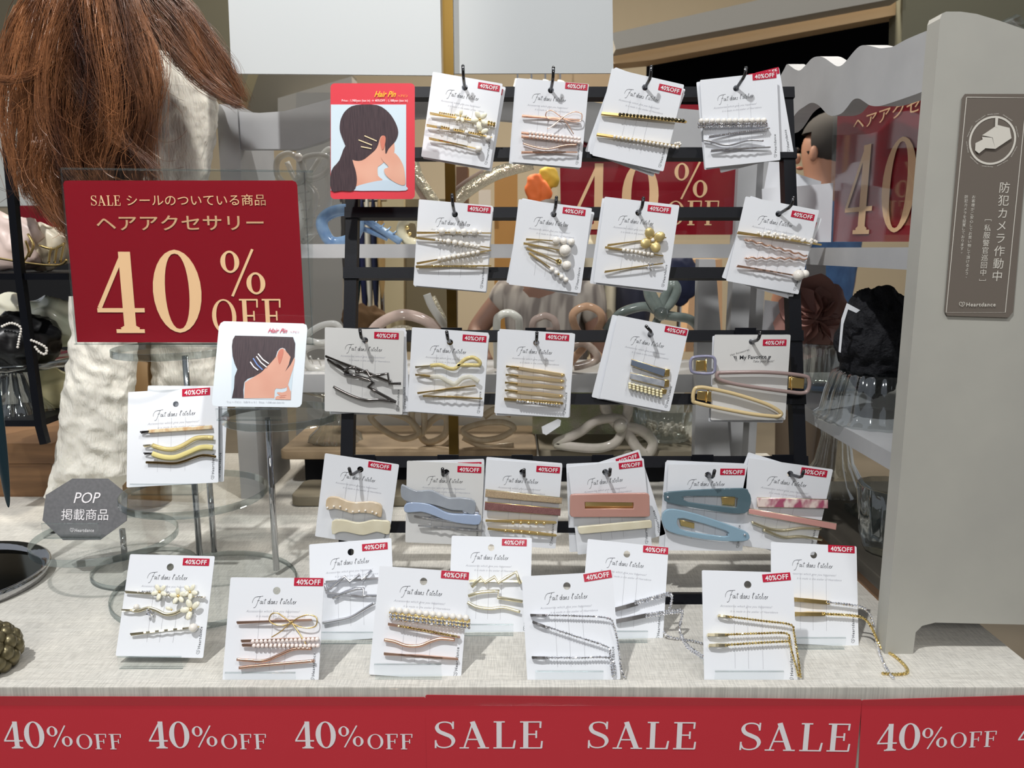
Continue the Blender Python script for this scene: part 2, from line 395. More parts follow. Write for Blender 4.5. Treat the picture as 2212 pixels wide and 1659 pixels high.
side((-.180, -.180), (-.167, -.167), 'side_rail'); side((.296, .296), (.309, .309), 'side_rail')
BARZ = []
for (ya, yb) in ((187, 210), (318, 341), (447, 470), (577, 601), (713, 736), (850, 873), (985, 1010), (1127, 1151), (1283, 1306)):
    a = RK(1400, ya); b = RK(1400, yb); zc = (a.z + b.z) / 2; BARZ.append(zc); rbar(-.181, .310, zc, (a - b).length, 'crossbar')

# ------------------------------------------------------------------ carded hair pins
CARDS = {}
def T(x0, y0, s): return lambda *p: [(x0 + a / s, y0 + b / s) for a, b in p]
CARDME = {}
def card_mesh(c, hole):
    hx, hy, hr = hole; w, h = c.w, c.h
    lp = [rrect(0, -h, w, 0, .0012, 2)]
    if hr: lp.append([(hx + hr * math.cos(a * math.pi / 8), hy + hr * math.sin(a * math.pi / 8)) for a in range(16)])
    return fillmesh(lp, .0005, name='backing_card')
HEART = [(-.3, -.5), (-.8, .1), (-.7, .6), (-.3, .7), (0, .35), (.35, .7), (.8, .5), (.75, 0), (.1, -.6), (.0, -.1), (.4, .2)]
def logo_mesh():
    t = textmesh('Heartdance', .012, 0, 1.15)
    mb = MB(); mb.v = [(v.co.x + 1.3, v.co.y, 0) for v in t.vertices]; mb.f = [tuple(p.vertices) for p in t.polygons]
    q = cr([(.55 + a * .6, .35 + b * .62, 0) for a, b in HEART], 4); mb.strip([(p.x, p.y) for p in q], .085)
    me = mb.mesh('lettering'); me['x0'] = 0.; me['x1'] = t['x1'] + 1.3; me['y0'] = 0.; me['y1'] = t['y1']; return me
LOGO = logo_mesh()
OFFT = textmesh('40%OFF', .018, 0, 1.08)
SUB1 = textmesh('Accessories which give you happiness!', 0, .45, 1.05); SUB2 = textmesh('It is made in the atelier of Heartdance', 0, .45, 1.05)
STK = fillmesh([rrect(-.5, -.135, .5, .135, .01, 1)], .008, name='price_sticker')
def make_card(key, label, tl, tr, bl, Yt, Yb, hole=None, stick=None, srot=0, brand=True, group='carded hair pins on sale', m=None, spare=False):
    c = Plane('hair_pin_card', tl, tr, bl, Yt, Yb, label=label, cat='hair pin card', group=group)
    hl = c.l(*hole) if hole else c.uv(.485, .125)
    me = card_mesh(c, (hl.x, hl.y, .0032)); o = link('backing_card', me, m or card_m, c.e)
    if stick is None: sc_ = c.uv(.83, .07)
    else: sc_ = c.l(*stick)
    s = bpy.data.objects.new('price_sticker', STK); COL.objects.link(s)
    if not STK.materials: STK.materials.append(red_m)
    sw = .31 * c.w; s.parent = c.e
    s.matrix_local = Matrix.Translation((sc_.x, sc_.y, .0005)) @ Matrix.Rotation(math.radians(srot), 4, 'Z') @ Matrix.Diagonal((sw, sw, .02, 1))
    t = bpy.data.objects.new('lettering', OFFT); COL.objects.link(t)
    if not OFFT.materials: OFFT.materials.append(white_ink)
    k = .82 / (OFFT['x1'] - OFFT['x0']); t.parent = s
    t.matrix_local = Matrix.Translation((-.41, -.085, .022)) @ Matrix.Diagonal((k, k * 1.05, 1, 1)) @ Matrix.Translation((-OFFT['x0'], 0, 0))
    if brand:
        hu = hl.x / c.w; hv = -hl.y / c.h
        if not spare:
            c.put(BRAND, ink, c.uv(hu - .25, hv + .125 + .0), c.uv(hu + .22, hv + .125), .025 * c.h / 1.0, name='brand_lettering')
            c.put(SUB1, ink_l, c.uv(hu - .31, hv + .205), c.uv(hu + .26, hv + .205), name='slogan_lettering')
            c.put(SUB2, ink_l, c.uv(hu - .2, hv + .25), c.uv(hu + .32, hv + .25), name='slogan_lettering')
        c.put(LOGO, ink, c.uv(.955, .965), c.uv(.955, .70), name='maker_lettering')
        if not spare:
            mb = MB()
            for u in (.34, .485, .64): mb.strip([c.uv(u, .30), c.uv(u - .005, .86)], .00022, .0004)
            mb.build('card_slits', slit_m, c.e)
    CARDS[key] = c; return c

def pts(c, tf, P_, off): return [c.l(x, y, off) for x, y in tf(*P_)]
def wire(c, tf, P_, r=.9, m=gold, off=.0045, smooth=True, name='hair_pin', n=6, flat=1., legs=True, par=None, closed=False):
    q = pts(c, tf, P_, off); r_ = r * .001
    if smooth and len(q) > 2: q = cr(q, 6, closed)
    mb = MB().tube(q, r_, n, closed=closed, flat=flat, up=(0, 0, 1) if flat != 1 else None)
    if legs and not closed:
        if smooth and r < 2: mb.tube([p + Vector((0, 0, -off * .45 * min(1, 4 * (1 - i / len(q))))) for i, p in enumerate(q)], r_ * .75, 5)
    return mb.build(name, m, par or c.e, smooth=n > 4)
BARME = {}
def bar(c, tf, a, b, r=.9, m=gold, off=.0045, name='hair_pin', tip=True, ridged=False):
    q = pts(c, tf, [a, b], off); d = q[1] - q[0]; L_ = d.length
    nseg = 30 if ridged else 6; P_ = [q[0].lerp(q[1], i / nseg) + (Vector((0, 0, .00055 * math.sin(i * 1.57))) if ridged and 6 < i < 24 else Vector()) + Vector((0, 0, .0010 * math.sin(math.pi * i / nseg))) for i in range(nseg + 1)]
    mb = MB().tube(P_, r * .001, 4, flat=.6, up=(0, 0, 1))
    mb.tube([q[0] + Vector((0, -.0012, -.0018)), q[0].lerp(q[1], .5) + Vector((0, 0, -.0032)), q[1] + Vector((0, 0, -.0016)), q[1]], r * .00075, 5)
    return mb.build(name, m, c.e)
BALL = {}
def ballme(kind):
    if kind in BALL: return BALL[kind]
    mb = MB()
    if kind == 'pearl': mb.ball((0, 0, 0), 1, 12, 8)
    else: mb.ball((0, 0, 0), 1, 6, 4)
    BALL[kind] = mb.mesh(kind, kind == 'pearl'); return BALL[kind]
def pearls(c, tf, L_, m=pearl, off=.0048, par=None, name='pearl'):
    """individual pearls: (x, y, r) in crop pixels"""
    key = 'pearl_' + m.name
    if key not in BALL: BALL[key] = ballme('pearl').copy(); BALL[key].materials.append(m)
    sc_ = (tf((1, 0))[0][0] - tf((0, 0))[0][0])
    for x, y, r in L_:
        p = pts(c, tf, [(x, y)], off)[0]; rr = c.px(r * sc_)
        o = bpy.data.objects.new(name, BALL[key]); COL.objects.link(o); o.parent = par or c.e
        o.matrix_local = Matrix.Translation((p.x, p.y, max(p.z, rr * .9))) @ Matrix.Diagonal((rr, rr, rr, 1))
def row(a, b, n, r, r2=None):
    return [(a[0] + (b[0] - a[0]) * i / (n - 1), a[1] + (b[1] - a[1]) * i / (n - 1), r if r2 is None else r + (r2 - r) * i / (n - 1)) for i in range(n)]
def stones(c, tf, P_, r=10, m=crystal, off=.0052, gap=2.0, par=None, name='rhinestones', rows=1, floor=False, world=False):
    sc_ = (tf((1, 0))[0][0] - tf((0, 0))[0][0]); rr = c.px(r * sc_); q = []
    for x, y in tf(*P_):
        p = c.l(x, y, off)
        if floor:
            w = c.m @ p
            if w.z < rr * 1.05: p = c.wl(G(x, y, rr * 1.05))
        q.append(p)
    if len(q) > 2: q = cr(q, 5)
    mb = MB(); rnd = random.Random(len(P_) * 31 + int(P_[0][0]))
    for i, p in enumerate(along(q, rr * gap)):
        for k in range(rows):
            t = p + Vector((0, (k - (rows - 1) / 2) * rr * 1.8, 0))
            ro = Matrix.Rotation(rnd.random() * 3, 3, 'X') @ Matrix.Rotation(rnd.random() * 3, 3, 'Z')
            mb.ball(t, rr, 6, 4, rot=ro)
    if len(q) > 2: mb.tube(q, rr * .45, 4)
    return mb.build(name, m, par or c.e, kind='stuff')
def slab(c, tf, outline, m, thick=2.4, off=.003, holes=(), sm=2, name='barrette', rim=None, bev=.7):
    def lp(o): q = pts(c, tf, o, off); q = cr(q, sm, True) if sm > 1 else q; return [(p.x, p.y) for p in q]
    me = fillmesh([lp(outline)] + [lp(h) for h in holes], thick * .001 - 2 * bev * .001 if thick > 2 * bev else .0002, bev * .001, 'barrette')
    o = link(name, me, m, c.e); o.location = (0, 0, off)
    if rim:
        q = pts(c, tf, outline, off); q = cr(q, sm, True) if sm > 1 else q
        MB().tube(q, .0006, 5, closed=True).build('rim', rim, o if False else c.e, smooth=True)
    return o
def flower(c, tf, x, y, R, n=5, m=petal, off=.0062, a0=.3, ctr=gold, par=None, n2=5):
    sc_ = (tf((1, 0))[0][0] - tf((0, 0))[0][0]); r = c.px(R * sc_); p = pts(c, tf, [(x, y)], off)[0]
    mb = MB()
    for i in range(n):
        a = a0 + 2 * math.pi * i / n2; wd_ = .62 if n2 == 5 else .85
        ro = Matrix.Rotation(a, 3, 'Z') @ Matrix.Rotation(-.18, 3, 'Y')
        mb.ball(p + Vector((math.cos(a), math.sin(a), .12)) * r * .56, r * .46, 10, 6, sc=(1, wd_, .3), rot=ro)
    o = mb.build('flower', m, par or c.e, smooth=True)
    MB().ball(p + Vector((0, 0, r * .12)), r * .16, 6, 4).build('flower_centre', ctr, par or c.e)
    return o

ZO = lambda k: RY(BARZ[k])
CD = {}
def YC(k): return RY(BARZ[k]) - .027
A1 = T(880, 100, 5.267); A2 = T(1280, 100, 4.809); A3 = T(880, 400, 5.267); A4 = T(1260, 400, 3.95)
A5 = T(680, 680, 5.53); A6 = T(1040, 680, 5.53); A7 = T(1270, 670, 4.424); A8 = T(660, 960, 5.53); A9 = T(1020, 960, 5.53); A10 = T(1400, 960, 4.809)
A11 = T(240, 820, 5.53); A12 = T(220, 1160, 5.027); A13 = T(460, 1160, 5.027); A14 = T(780, 1160, 5.53); A15 = T(1100, 1140, 4.809); A16 = T(1490, 1140, 4.424)
HANG = [  # key, rack bar, corners, hole, bend, tip, sticker, spares (dx, dy, roll), short description
 ('r1a', 0, (935, 155), (1086, 181), (902, 337), (1004, 189), (1001, 166), (1000, 143), (1056, 188), [(11, 10, 1)], 'with cream flower and rhinestone pins', 'leftmost on the top bar'),
 ('r1b', 0, (1116.4, 168.4), (1272, 181.6), (1090.7, 348.7), (1190, 195), (1194.5, 170), (1195.5, 146), (1245, 187), [(-5, 6, 0)], 'with a rose gold wire bow pin', 'on the top bar'),
 ('r1c', 0, (1321.6, 147.4), (1478, 183.2), (1280, 336), (1393, 189), (1405, 168), (1407, 144), (1447, 193), [(4, 6, 4), (2, 12, 8)], 'with two gold slides of dark stones and of pearls', 'on the top bar'),
 ('r1d', 0, (1512, 173), (1677.6, 155), (1514.6, 364), (1590, 191), (1608.5, 164.5), (1612, 147), (1651, 164), [(-12, 3, -2), (18, 4, -8)], 'with a silver pearl comb slide and silver pins', 'rightmost on the top bar'),
 ('r2a', 2, (904.7, 430.4), (1064.5, 444.6), (891.8, 616.4), (982.5, 462.7), (978, 441), (976.5, 421), (1035, 452), [(3, 4, 0)], 'with four gold pins of graded pearls', 'on the third bar'),
 ('r2b', 2, (1120.7, 430), (1278.7, 449.7), (1098.3, 614.2), (1195.6, 462.7), (1200, 447.5), (1202, 426.6), (1240, 457), [(8, 5, 4)], 'with four gold pins fanned out and large pearls', 'on the third bar'),
 ('r2c', 2, (1306.3, 424.8), (1467.6, 443.5), (1281.5, 609.6), (1379, 459.5), (1386.6, 448), (1390, 428), (1424, 452), [(-10, 7, 1)], 'with a gold metal flower pin', 'on the third bar'),
 ('r2d', 2, (1610.6, 424), (1769.4, 454.4), (1563, 605.6), (1681.5, 462), (1709, 445.6), (1714.4, 427), (1734, 466), [(9, 12, 7)], 'with a pearl cluster slide and twisted pins', 'rightmost on the third bar'),
 ('r3a', 4, (701.7, 706.8), (873, 714.4), (699, 888), (788.5, 735), (780, 729), (777.6, 712.5), (835, 725), [(8, 0, -4), (10, 6, -2)], 'with gunmetal zigzag clips', 'leftmost on the fifth bar'),
 ('r3b', 4, (890, 706.8), (1055.8, 719), (878, 888), (972, 739), (967.5, 733), (965, 717), (1025, 731), [(2, 4, 1)], 'with a glitter wave pin and a clear wave pin', 'on the fifth bar'),
 ('r3c', 4, (1078.9, 710.4), (1242.5, 720.7), (1070.7, 892.5), (1158.4, 740.6), (1159, 736), (1159.7, 719), (1204, 728.5), [(-5, 3, -2)], 'with five plain gold bar pins in a column', 'on the fifth bar'),
 ('r3d', 4, (1334.4, 680.8), (1488, 710.7), (1316.3, 864), (1405, 722.5), (1407, 717), (1396, 705), (1460, 714.5), [(-22, 2, 2), (-12, 2, 0)], 'with small blue-grey clips and a pearl clip', 'on the fifth bar'),
 ('r3e', 4, (1543.5, 723), (1707.8, 723), (1535.6, 907.3), (1624, 738), (1638, 734), (1642.5, 718.6), (1673, 740), [(-7, 2, -1), (-3, 8, 1)], 'with long mauve and beige open barrettes', 'rightmost on the fifth bar'),
 ('r4a', 6, (702, 979), (862.2, 1003.4), (682, 1158.5), (778.4, 1014), (758.5, 1027), (754.4, 1012.4), (820.5, 1006), [], 'with a marbled wave clip over a cream one', 'leftmost on the seventh bar'),
 ('r4b', 6, (879.2, 995.3), (1046, 1002.5), (884.2, 1171.6), (964, 1020), (957, 1028.7), (956, 1013.3), (1014, 1014), [(2, -9, -4)], 'with grey and powder blue wave clips', 'on the seventh bar'),
 ('r4c', 6, (1051, 992.5), (1215, 1003.4), (1046, 1175), (1128.5, 1019.7), (1132.5, 1030.5), (1132, 1015), (1184, 1014), [(-1, -7, 1)], 'with gold and rose glitter bar clips', 'on the seventh bar'),
 ('r4d', 6, (1227, 1008.8), (1390.3, 989.8), (1250.6, 1197.8), (1307.5, 1019.7), (1316.6, 1028.7), (1318, 1014), (1362, 1004), [(-4, -6, -11), (-8, -2, 4)], 'with a dusty rose rectangle barrette', 'on the seventh bar'),
 ('r4e', 6, (1443.7, 1002.6), (1615, 1003.7), (1444, 1188.7), (1529, 1025.5), (1539.7, 1031.7), (1543.5, 1017), (1582, 1019), [(-12, -4, 2), (-8, -9, 2)], 'with two clear blue teardrop snap clips', 'on the seventh bar'),
 ('r4f', 6, (1618.3, 989), (1799.3, 1014), (1600, 1178), (1706.7, 1023.4), (1730.6, 1031.7), (1735.8, 1018), (1758, 1020), [(-14, 2, 9)], 'with a floral bar clip and a pink bar clip', 'rightmost on the seventh bar'),
]
SH = {'r1a': 'with the cream flowers', 'r1b': 'with the wire bow', 'r1c': 'with dark stones', 'r1d': 'with the silver comb', 'r2a': 'with graded pearls', 'r2b': 'with fanned pins', 'r2c': 'with the gold flower', 'r2d': 'with the pearl cluster',
      'r3a': 'with gunmetal zigzags', 'r3b': 'with resin waves', 'r3c': 'with five gold bars', 'r3d': 'with blue-grey clips', 'r3e': 'with open barrettes', 'r4a': 'with marbled waves', 'r4b': 'with powder blue waves', 'r4c': 'with glitter bars', 'r4d': 'with the rose rectangle', 'r4e': 'with teardrop clips', 'r4f': 'with the floral bar'}
for (key, k, tl, tr, bl, hole, bend, tip, st, spares, desc, where) in HANG:
    Y = YC(k)
    mt = cardback_m if key in ('r3a', 'r3e', 'r4b') else card_m
    c = make_card(key, 'card %s, %s' % (desc, where), tl, tr, bl, Y, Y, hole, st, m=mt, brand=key != 'r3e', group='pin cards hanging on the black rack')
    a = RK(hole[0], hole[1]); a = Vector((P(hole[0], hole[1], Y).x, RY(BARZ[k]), BARZ[k]))
    q = [a, P(*hole, Y) + Vector((0, 0, -.0005)), P(*bend, Y - .016), P(*tip, Y - .019)]
    qq = [q[0], q[1], q[2] + (q[1] - q[2]) * .15, q[2] + (q[3] - q[2]) * .2, q[3]]
    hb = MB().tube(qq, .0017, 8); hb.ball(q[3], .0018, 8, 5)
    he = hb.build('display_hook', hookm, smooth=True, label='dark hook through the card %s, %s' % (SH[key], where), cat='hook', group='hooks on the black rack')
    MB().box((a.x - .011, a.y - .0045, a.z - .004), (a.x + .011, a.y - .0025, a.z + .0085)).build('hook_plate', black, he)
    for i, (dx, dy, rr) in enumerate(spares):
        hx, hy = hole; ca, sa = math.cos(math.radians(rr)), math.sin(math.radians(rr))
        f = lambda p: (hx + (p[0] - hx) * ca - (p[1] - hy) * sa + dx * .6, hy + (p[0] - hx) * sa + (p[1] - hy) * ca + dy * .6)
        # the image rotation keeps the spare hanging on the same hook
        pos = 'just' if i == 0 else 'second'
        s_ = make_card(key + 's%d' % i, 'spare card %s behind the card %s, %s' % (pos, SH[key], where), f(tl), f(tr), f(bl), Y + .0045 * (i + 1), Y + .0045 * (i + 1), f(hole), f(st), spare=True, group='spare cards stacked behind on the hooks')

C = CARDS
# top bar
c = C['r1a']
bar(c, A1, (255, 755), (995, 890)); stones(c, A1, [(370, 755), (540, 785)], 12, gcrystal); stones(c, A1, [(660, 810), (740, 820)], 14, gcrystal); stones(c, A1, [(925, 875), (990, 890)], 16, gcrystal, rows=2)
flower(c, A1, 605, 795, 75, 5); flower(c, A1, 825, 835, 105, 5, a0=.9)
bar(c, A1, (218, 890), (960, 1035)); stones(c, A1, [(395, 915), (860, 1010)], 13, gcrystal); pearls(c, A1, [(360, 905, 30), (505, 940, 28), (672, 980, 28), (922, 1045, 32)]); flower(c, A1, 825, 990, 105, 2, a0=.55)
bar(c, A1, (245, 1040), (790, 1165), ridged=True); pearls(c, A1, [(812, 1170, 40)])
c = C['r1b']
def bow(c, tf, kx, ky, sc_, m):
    L1 = [(0, 0), (-65, -50), (-120, -85), (-170, -75), (-190, -25), (-150, 10), (-80, 22), (-20, 10)]
    R1 = [(0, 0), (65, -45), (150, -70), (220, -45), (215, 25), (150, 45), (80, 35), (20, 12)]
    for q in (L1, R1): wire(c, tf, [(kx + a * sc_, ky + b * sc_) for a, b in q], .55, m, .0055, True, 'bow_loop', legs=False, closed=True)
    wire(c, tf, [(kx - 5, ky), (kx - 90 * sc_, ky + 75 * sc_), (kx - 170 * sc_, ky + 125 * sc_)], .5, m, .0055, name='bow_tail', legs=False)
    wire(c, tf, [(kx + 5, ky), (kx + 65 * sc_, ky + 80 * sc_), (kx + 130 * sc_, ky + 185 * sc_)], .5, m, .0055, name='bow_tail', legs=False)
    wire(c, tf, [(kx - 12, ky + 12), (kx, ky), (kx + 10, ky - 14)], 1., m, .006, name='bow_knot', legs=False)
bar(c, A1, (1303, 785), (1960, 840), 1., rose); bow(c, A1, 1762, 815, 1.0, rose)
for y0, y1 in ((978, 1052), (1020, 1092)):
    bar(c, A1, (1297, y0), (1960, y1), 1., rose); pearls(c, A1, row((1398, y0 + 4), (1955, y1 - 2), 14, 21), ppearl)
wire(c, A1, [(1315, 1105), (1450, 1145), (1600, 1167), (1800, 1125), (1930, 1120)], 1., rose, flat=.6); bar(c, A1, (1297, 1200), (1930, 1205), 1., rose, ridged=True)
c = C['r1c']
bar(c, A2, (95, 692), (970, 785), 1.7); stones(c, A2, [(285, 708), (640, 742), (960, 775)], 21, dcrystal, gap=1.75)
bar(c, A2, (45, 910), (900, 1040), 1.5); pearls(c, A2, row((230, 938), (880, 1048), 17, 20)); pearls(c, A2, [(860, 1010, 14), (885, 1005, 14), (912, 1018, 14), (905, 1002, 12)], off=.005)
c = C['r1d']
slab(c, A2, [(1095, 790), (1812, 765), (1815, 830), (1098, 850)], silver, 2, .003, sm=1, name='comb_plate'); pearls(c, A2, row((1128, 775), (1780, 768), 12, 28), off=.005)
stones(c, A2, [(1105, 808), (1400, 803), (1805, 797)], 13, crystal, .0048, rows=1); stones(c, A2, [(1105, 838), (1400, 833), (1805, 826)], 13, crystal, .0048)
bar(c, A2, (1210, 937), (1838, 850), 1., silver); stones(c, A2, [(1270, 925), (1500, 895), (1825, 852)], 11, crystal)
wire(c, A2, [(1160, 975), (1240, 990), (1340, 1022), (1450, 1022), (1560, 990), (1640, 975), (1775, 982)], 1., silver, flat=.6); bar(c, A2, (1230, 1080), (1845, 1048), 1., silver, ridged=True)
# third bar
c = C['r2a']
bar(c, A3, (105, 535), (950, 545)); pearls(c, A3, [(330, 525, 20), (395, 522, 42), (458, 525, 19), (520, 522, 42), (580, 528, 19), (642, 530, 40), (705, 532, 21), (765, 528, 40), (828, 536, 22)])
bar(c, A3, (90, 590), (942, 712)); pearls(c, A3, [(335, 622, 21), (378, 628, 21), (420, 633, 19), (468, 640, 33), (540, 652, 34), (608, 662, 33), (678, 674, 30), (730, 684, 21), (770, 690, 21), (812, 694, 23)])
bar(c, A3, (105, 885), (948, 740)); pearls(c, A3, row((365, 838), (802, 762), 9, 28, 26)); bar(c, A3, (95, 922), (948, 918), 1.2); stones(c, A3, [(280, 918), (500, 922), (800, 925)], 12, gcrystal)
c = C['r2b']
bar(c, A3, (1350, 610), (1650, 632)); pearls(c, A3, [(1695, 628, 46), (1780, 635, 43), (1866, 645, 42)])
bar(c, A3, (1322, 655), (1740, 742)); pearls(c, A3, [(1795, 742, 70)])
bar(c, A3, (1355, 710), (1710, 865)); stones(c, A3, [(1715, 865), (1735, 875)], 30, gcrystal, gap=.6); pearls(c, A3, [(1815, 910, 55)])
bar(c, A3, (1388, 765), (1640, 950)); pearls(c, A3, [(1647, 958, 31), (1697, 995, 29), (1755, 1042, 28), (1805, 1077, 32)]); stones(c, A3, [(1718, 1010), (1735, 1026)], 16, gcrystal)
c = C['r2c']
bar(c, A4, (207, 508), (705, 448)); flower(c, A4, 590, 468, 112, 4, gpetal, a0=.55, ctr=pearl, n2=4)
bar(c, A4, (187, 525), (680, 603)); pearls(c, A4, row((345, 553), (588, 590), 8, 17)); bar(c, A4, (183, 735), (678, 668)); stones(c, A4, [(560, 690), (615, 685)], 14, crystal, rows=2)
c = C['r2d']
bar(c, A4, (1320, 400), (2028, 508), 1.3)
rp = random.Random(3); pp = []
for i in range(46): t = i / 45; pp.append((1500 + 490 * t + rp.uniform(-8, 8), 405 + 85 * t + rp.uniform(-20, 20), rp.uniform(12, 16)))
sc1 = MB()
pearls(c, A4, pp, off=.0045)
for y0, y1 in ((462, 605), (620, 630)):
    tw = [(1380 + 530 * i / 22, y0 + (y1 - y0) * i / 22 + 7 * math.sin(i * 1.9)) for i in range(23)]
    wire(c, A4, tw, .9, rose); 
bar(c, A4, (1315, 685), (1795, 768), 1., rose, ridged=True); pearls(c, A4, [(1892, 757, 36), (1835, 768, 50)])
# fifth bar
c = C['r3a']
bar(c, A5, (125, 490), (900, 800), 1.3, gun); wire(c, A5, [(340, 672), (400, 640), (485, 625), (492, 690), (560, 682), (622, 668), (655, 738), (760, 720), (872, 703), (890, 822), (1030, 822)], 1.5, gun, .006, smooth=False, name='zigzag_clip')
bar(c, A5, (150, 530), (400, 690), 1.3, gun); wire(c, A5, [(350, 703), (500, 735), (640, 775), (697, 810), (638, 860), (700, 900), (970, 1045)], 1.7, gun, .005, smooth=False, name='lightning_clip')
wire(c, A5, [(220, 860), (420, 960), (600, 1017), (780, 1015), (970, 1045)], 1.3, gun, flat=.6)
c = C['r3b']
gl = mat('gold_glitter_resin', (222, 204, 140), .15, .35, bump=((2500, 2500, 2500), .6, .0006)); cl = mat('clear_milky_resin', (232, 230, 220), .08, clear=((240, 238, 228), .5, .3))
bar(c, A5, (1200, 622), (1400, 608), 1.1, pgold); wire(c, A5, [(1380, 608), (1500, 600), (1600, 640), (1680, 640), (1740, 580), (1800, 530), (1890, 510), (1965, 555), (1960, 600), (1850, 600), (1700, 600)], 2.0, gl, flat=.5, name='wave_clip')
bar(c, A5, (1200, 712), (1400, 738), 1.1, gold); wire(c, A5, [(1380, 740), (1500, 745), (1600, 800), (1680, 822), (1760, 760), (1860, 742), (1960, 800)], 2.3, cl, flat=.5, name='wave_clip')
bar(c, A5, (1225, 932), (1915, 848), 1., gold, ridged=True); bar(c, A5, (1290, 965), (1995, 1002), 1., gold, ridged=True)
c = C['r3c']
bg_ = mat('brushed_gold', (246, 222, 176), .4, .85)
for (a, b) in (((295, 612), (985, 720)), ((290, 712), (980, 792)), ((282, 806), (975, 875)), ((280, 898), (965, 972))):
    bar(c, A6, a, (a[0] + 150, a[1] + 20), 1.1); bar(c, A6, (a[0] + 130, a[1] + 18), b, 1.9, bg_, .0038); pearls(c, A6, [(b[0] - 20, b[1], 16)], gold)
bar(c, A6, (270, 1003), (965, 1058), 1.8); stones(c, A6, [(430, 1028), (700, 1058), (950, 1080)], 16, crystal, .0068)
c = C['r3d']
bluegrey = mat('blue_grey_enamel', (104, 114, 130), .3, coat=.3); bg2 = mat('pearl_grey_enamel', (132, 138, 148), .3, coat=.3, var=((190, 192, 196), (90, 90, 90), 3, .2))
for (q, m_) in (([(415, 470), (740, 570), (725, 635), (410, 525)], bluegrey), ([(405, 600), (735, 672), (728, 735), (400, 655)], bg2)):
    slab(c, A7, q, m_, 3, .004, sm=1, rim=gold, name='enamel_clip'); bx = q[1][0]; slab(c, A7, [(bx - 5, q[1][1] - 10), (bx + 42, q[1][1] - 5), (bx + 38, q[1][1] + 60), (bx - 10, q[1][1] + 60)], gold, 3, .003, sm=1, name='hinge')
slab(c, A7, [(385, 690), (720, 775), (712, 830), (385, 745)], pgold, 1.5, .003, sm=1, name='pearl_clip')
for dy in (0, 26, 50): pearls(c, A7, row((402, 703 + dy * .8), (700, 775 + dy), 9, 14), ypearl, .0045)
slab(c, A7, [(700, 745), (755, 760), (745, 800), (700, 800)], gold, 3, .003, sm=1, name='hinge')
c = C['r3e']
mauve = mat('mauve_enamel', (150, 130, 126), .25, coat=.6); beige = mat('beige_enamel', (206, 184, 138), .25, coat=.6); lav = mat('lavender_enamel', (138, 138, 162), .25, coat=.6)
def open_clip(c, tf, path, m_, r, gb, spring):
    wire(c, tf, path, r, m_, .006, True, 'barrette_frame', n=8, closed=True, legs=False); slab(c, tf, gb, gold, 1.6, .003, sm=1, name='clasp')
    wire(c, tf, spring, .8, gold, .0055, False, 'spring', legs=False)
open_clip(c, A7, [(1240, 650), (1238, 605), (1300, 597), (1700, 593), (2050, 625), (2112, 670), (2105, 760), (2050, 792), (1900, 778), (1500, 722), (1300, 680)], mauve, 2.1, [(1920, 635), (2070, 650), (2060, 750), (1915, 745)], [(1950, 610), (1945, 760)])
open_clip(c, A7, [(1005, 850), (1018, 760), (1060, 738), (1150, 745), (1400, 800), (1700, 895), (1838, 975), (1825, 1012), (1740, 1012), (1500, 982), (1060, 892)], beige, 2.1, [(1045, 770), (1180, 780), (1180, 875), (1040, 850)], [(1150, 760), (1130, 880)])
open_clip(c, A7, [(1190, 447), (1030, 447), (985, 480), (985, 565), (1025, 598), (1190, 600), (1215, 520)], lav, 1.6, [(1030, 480), (1130, 480), (1130, 580), (1030, 580)], [(1130, 460), (1130, 590)])
for s_, a, b in (('Hair Accessories', (1362, 440), (1543, 385)), ('My Favorite', (1450, 470), (1705, 462)), ('Take your pick!', (1578, 500), (1778, 498))):
    q = pts(c, A7, [a, b], 0); c.put(textmesh(s_, .02 if s_[0] == 'M' else 0, .4 if s_[0] == 'T' else 0), ink, q[0], q[1], name='brand_lettering')
mb = MB()
for x0, x1 in ((1395, 1415), (1412, 1424), (1745, 1722), (1732, 1714)): mb.strip(pts(c, A7, [(x0, 438), (x1, 488)], 0), [.0011, .0002], .0004)
mb.build('brand_marks', ink, c.e)
# seventh bar
c = C['r4a']
marble = mat('marbled_shell', (222, 206, 182), .12, coat=.7, var=((198, 174, 138), (70, 40, 40), 3, .22)); cream = mat('cream_acetate', (226, 220, 196), .14, coat=.7, sss=.2, var=((214, 206, 180), (60, 60, 60), 2, .2))
slab(c, A8, [(250, 660), (300, 622), (400, 630), (500, 672), (600, 690), (750, 680), (850, 692), (915, 735), (912, 850), (880, 862), (780, 822), (650, 812), (560, 822), (460, 790), (350, 762), (255, 775)], marble, 3.6, .005); pearls(c, A8, [(262, 755, 13), (338, 740, 13), (413, 743, 13), (488, 778, 13), (565, 803, 13), (640, 797, 13), (715, 790, 13), (798, 805, 13), (845, 825, 14)], off=.0075)
slab(c, A8, [(320, 915), (400, 893), (500, 905), (600, 930), (700, 925), (800, 898), (920, 905), (1012, 925), (1003, 1065), (930, 1060), (850, 1040), (700, 1080), (580, 1062), (480, 1040), (400, 1045), (322, 1068)], cream, 3.6, .005); slab(c, A8, [(985, 910), (1015, 930), (1012, 985), (985, 985)], silver, 2, .0025, sm=1, name='clasp')
c = C['r4b']
g1 = mat('smoke_grey_acetate', (160, 166, 174), .12, coat=.8, sss=.2, var=((148, 154, 162), (60, 60, 60), 2, .2)); b1 = mat('powder_blue_acetate', (162, 178, 204), .12, coat=.8, sss=.2)
for i, (a, b) in enumerate((((1295, 855), (1800, 925)), ((1345, 968), (2120, 1032)))): bar(c, A8, a, b, 1.1, silver, ridged=True)
slab(c, A8, [(1860, 760), (2075, 790), (2075, 860), (1900, 850)], silver, 1.6, .003, sm=1, name='clasp')
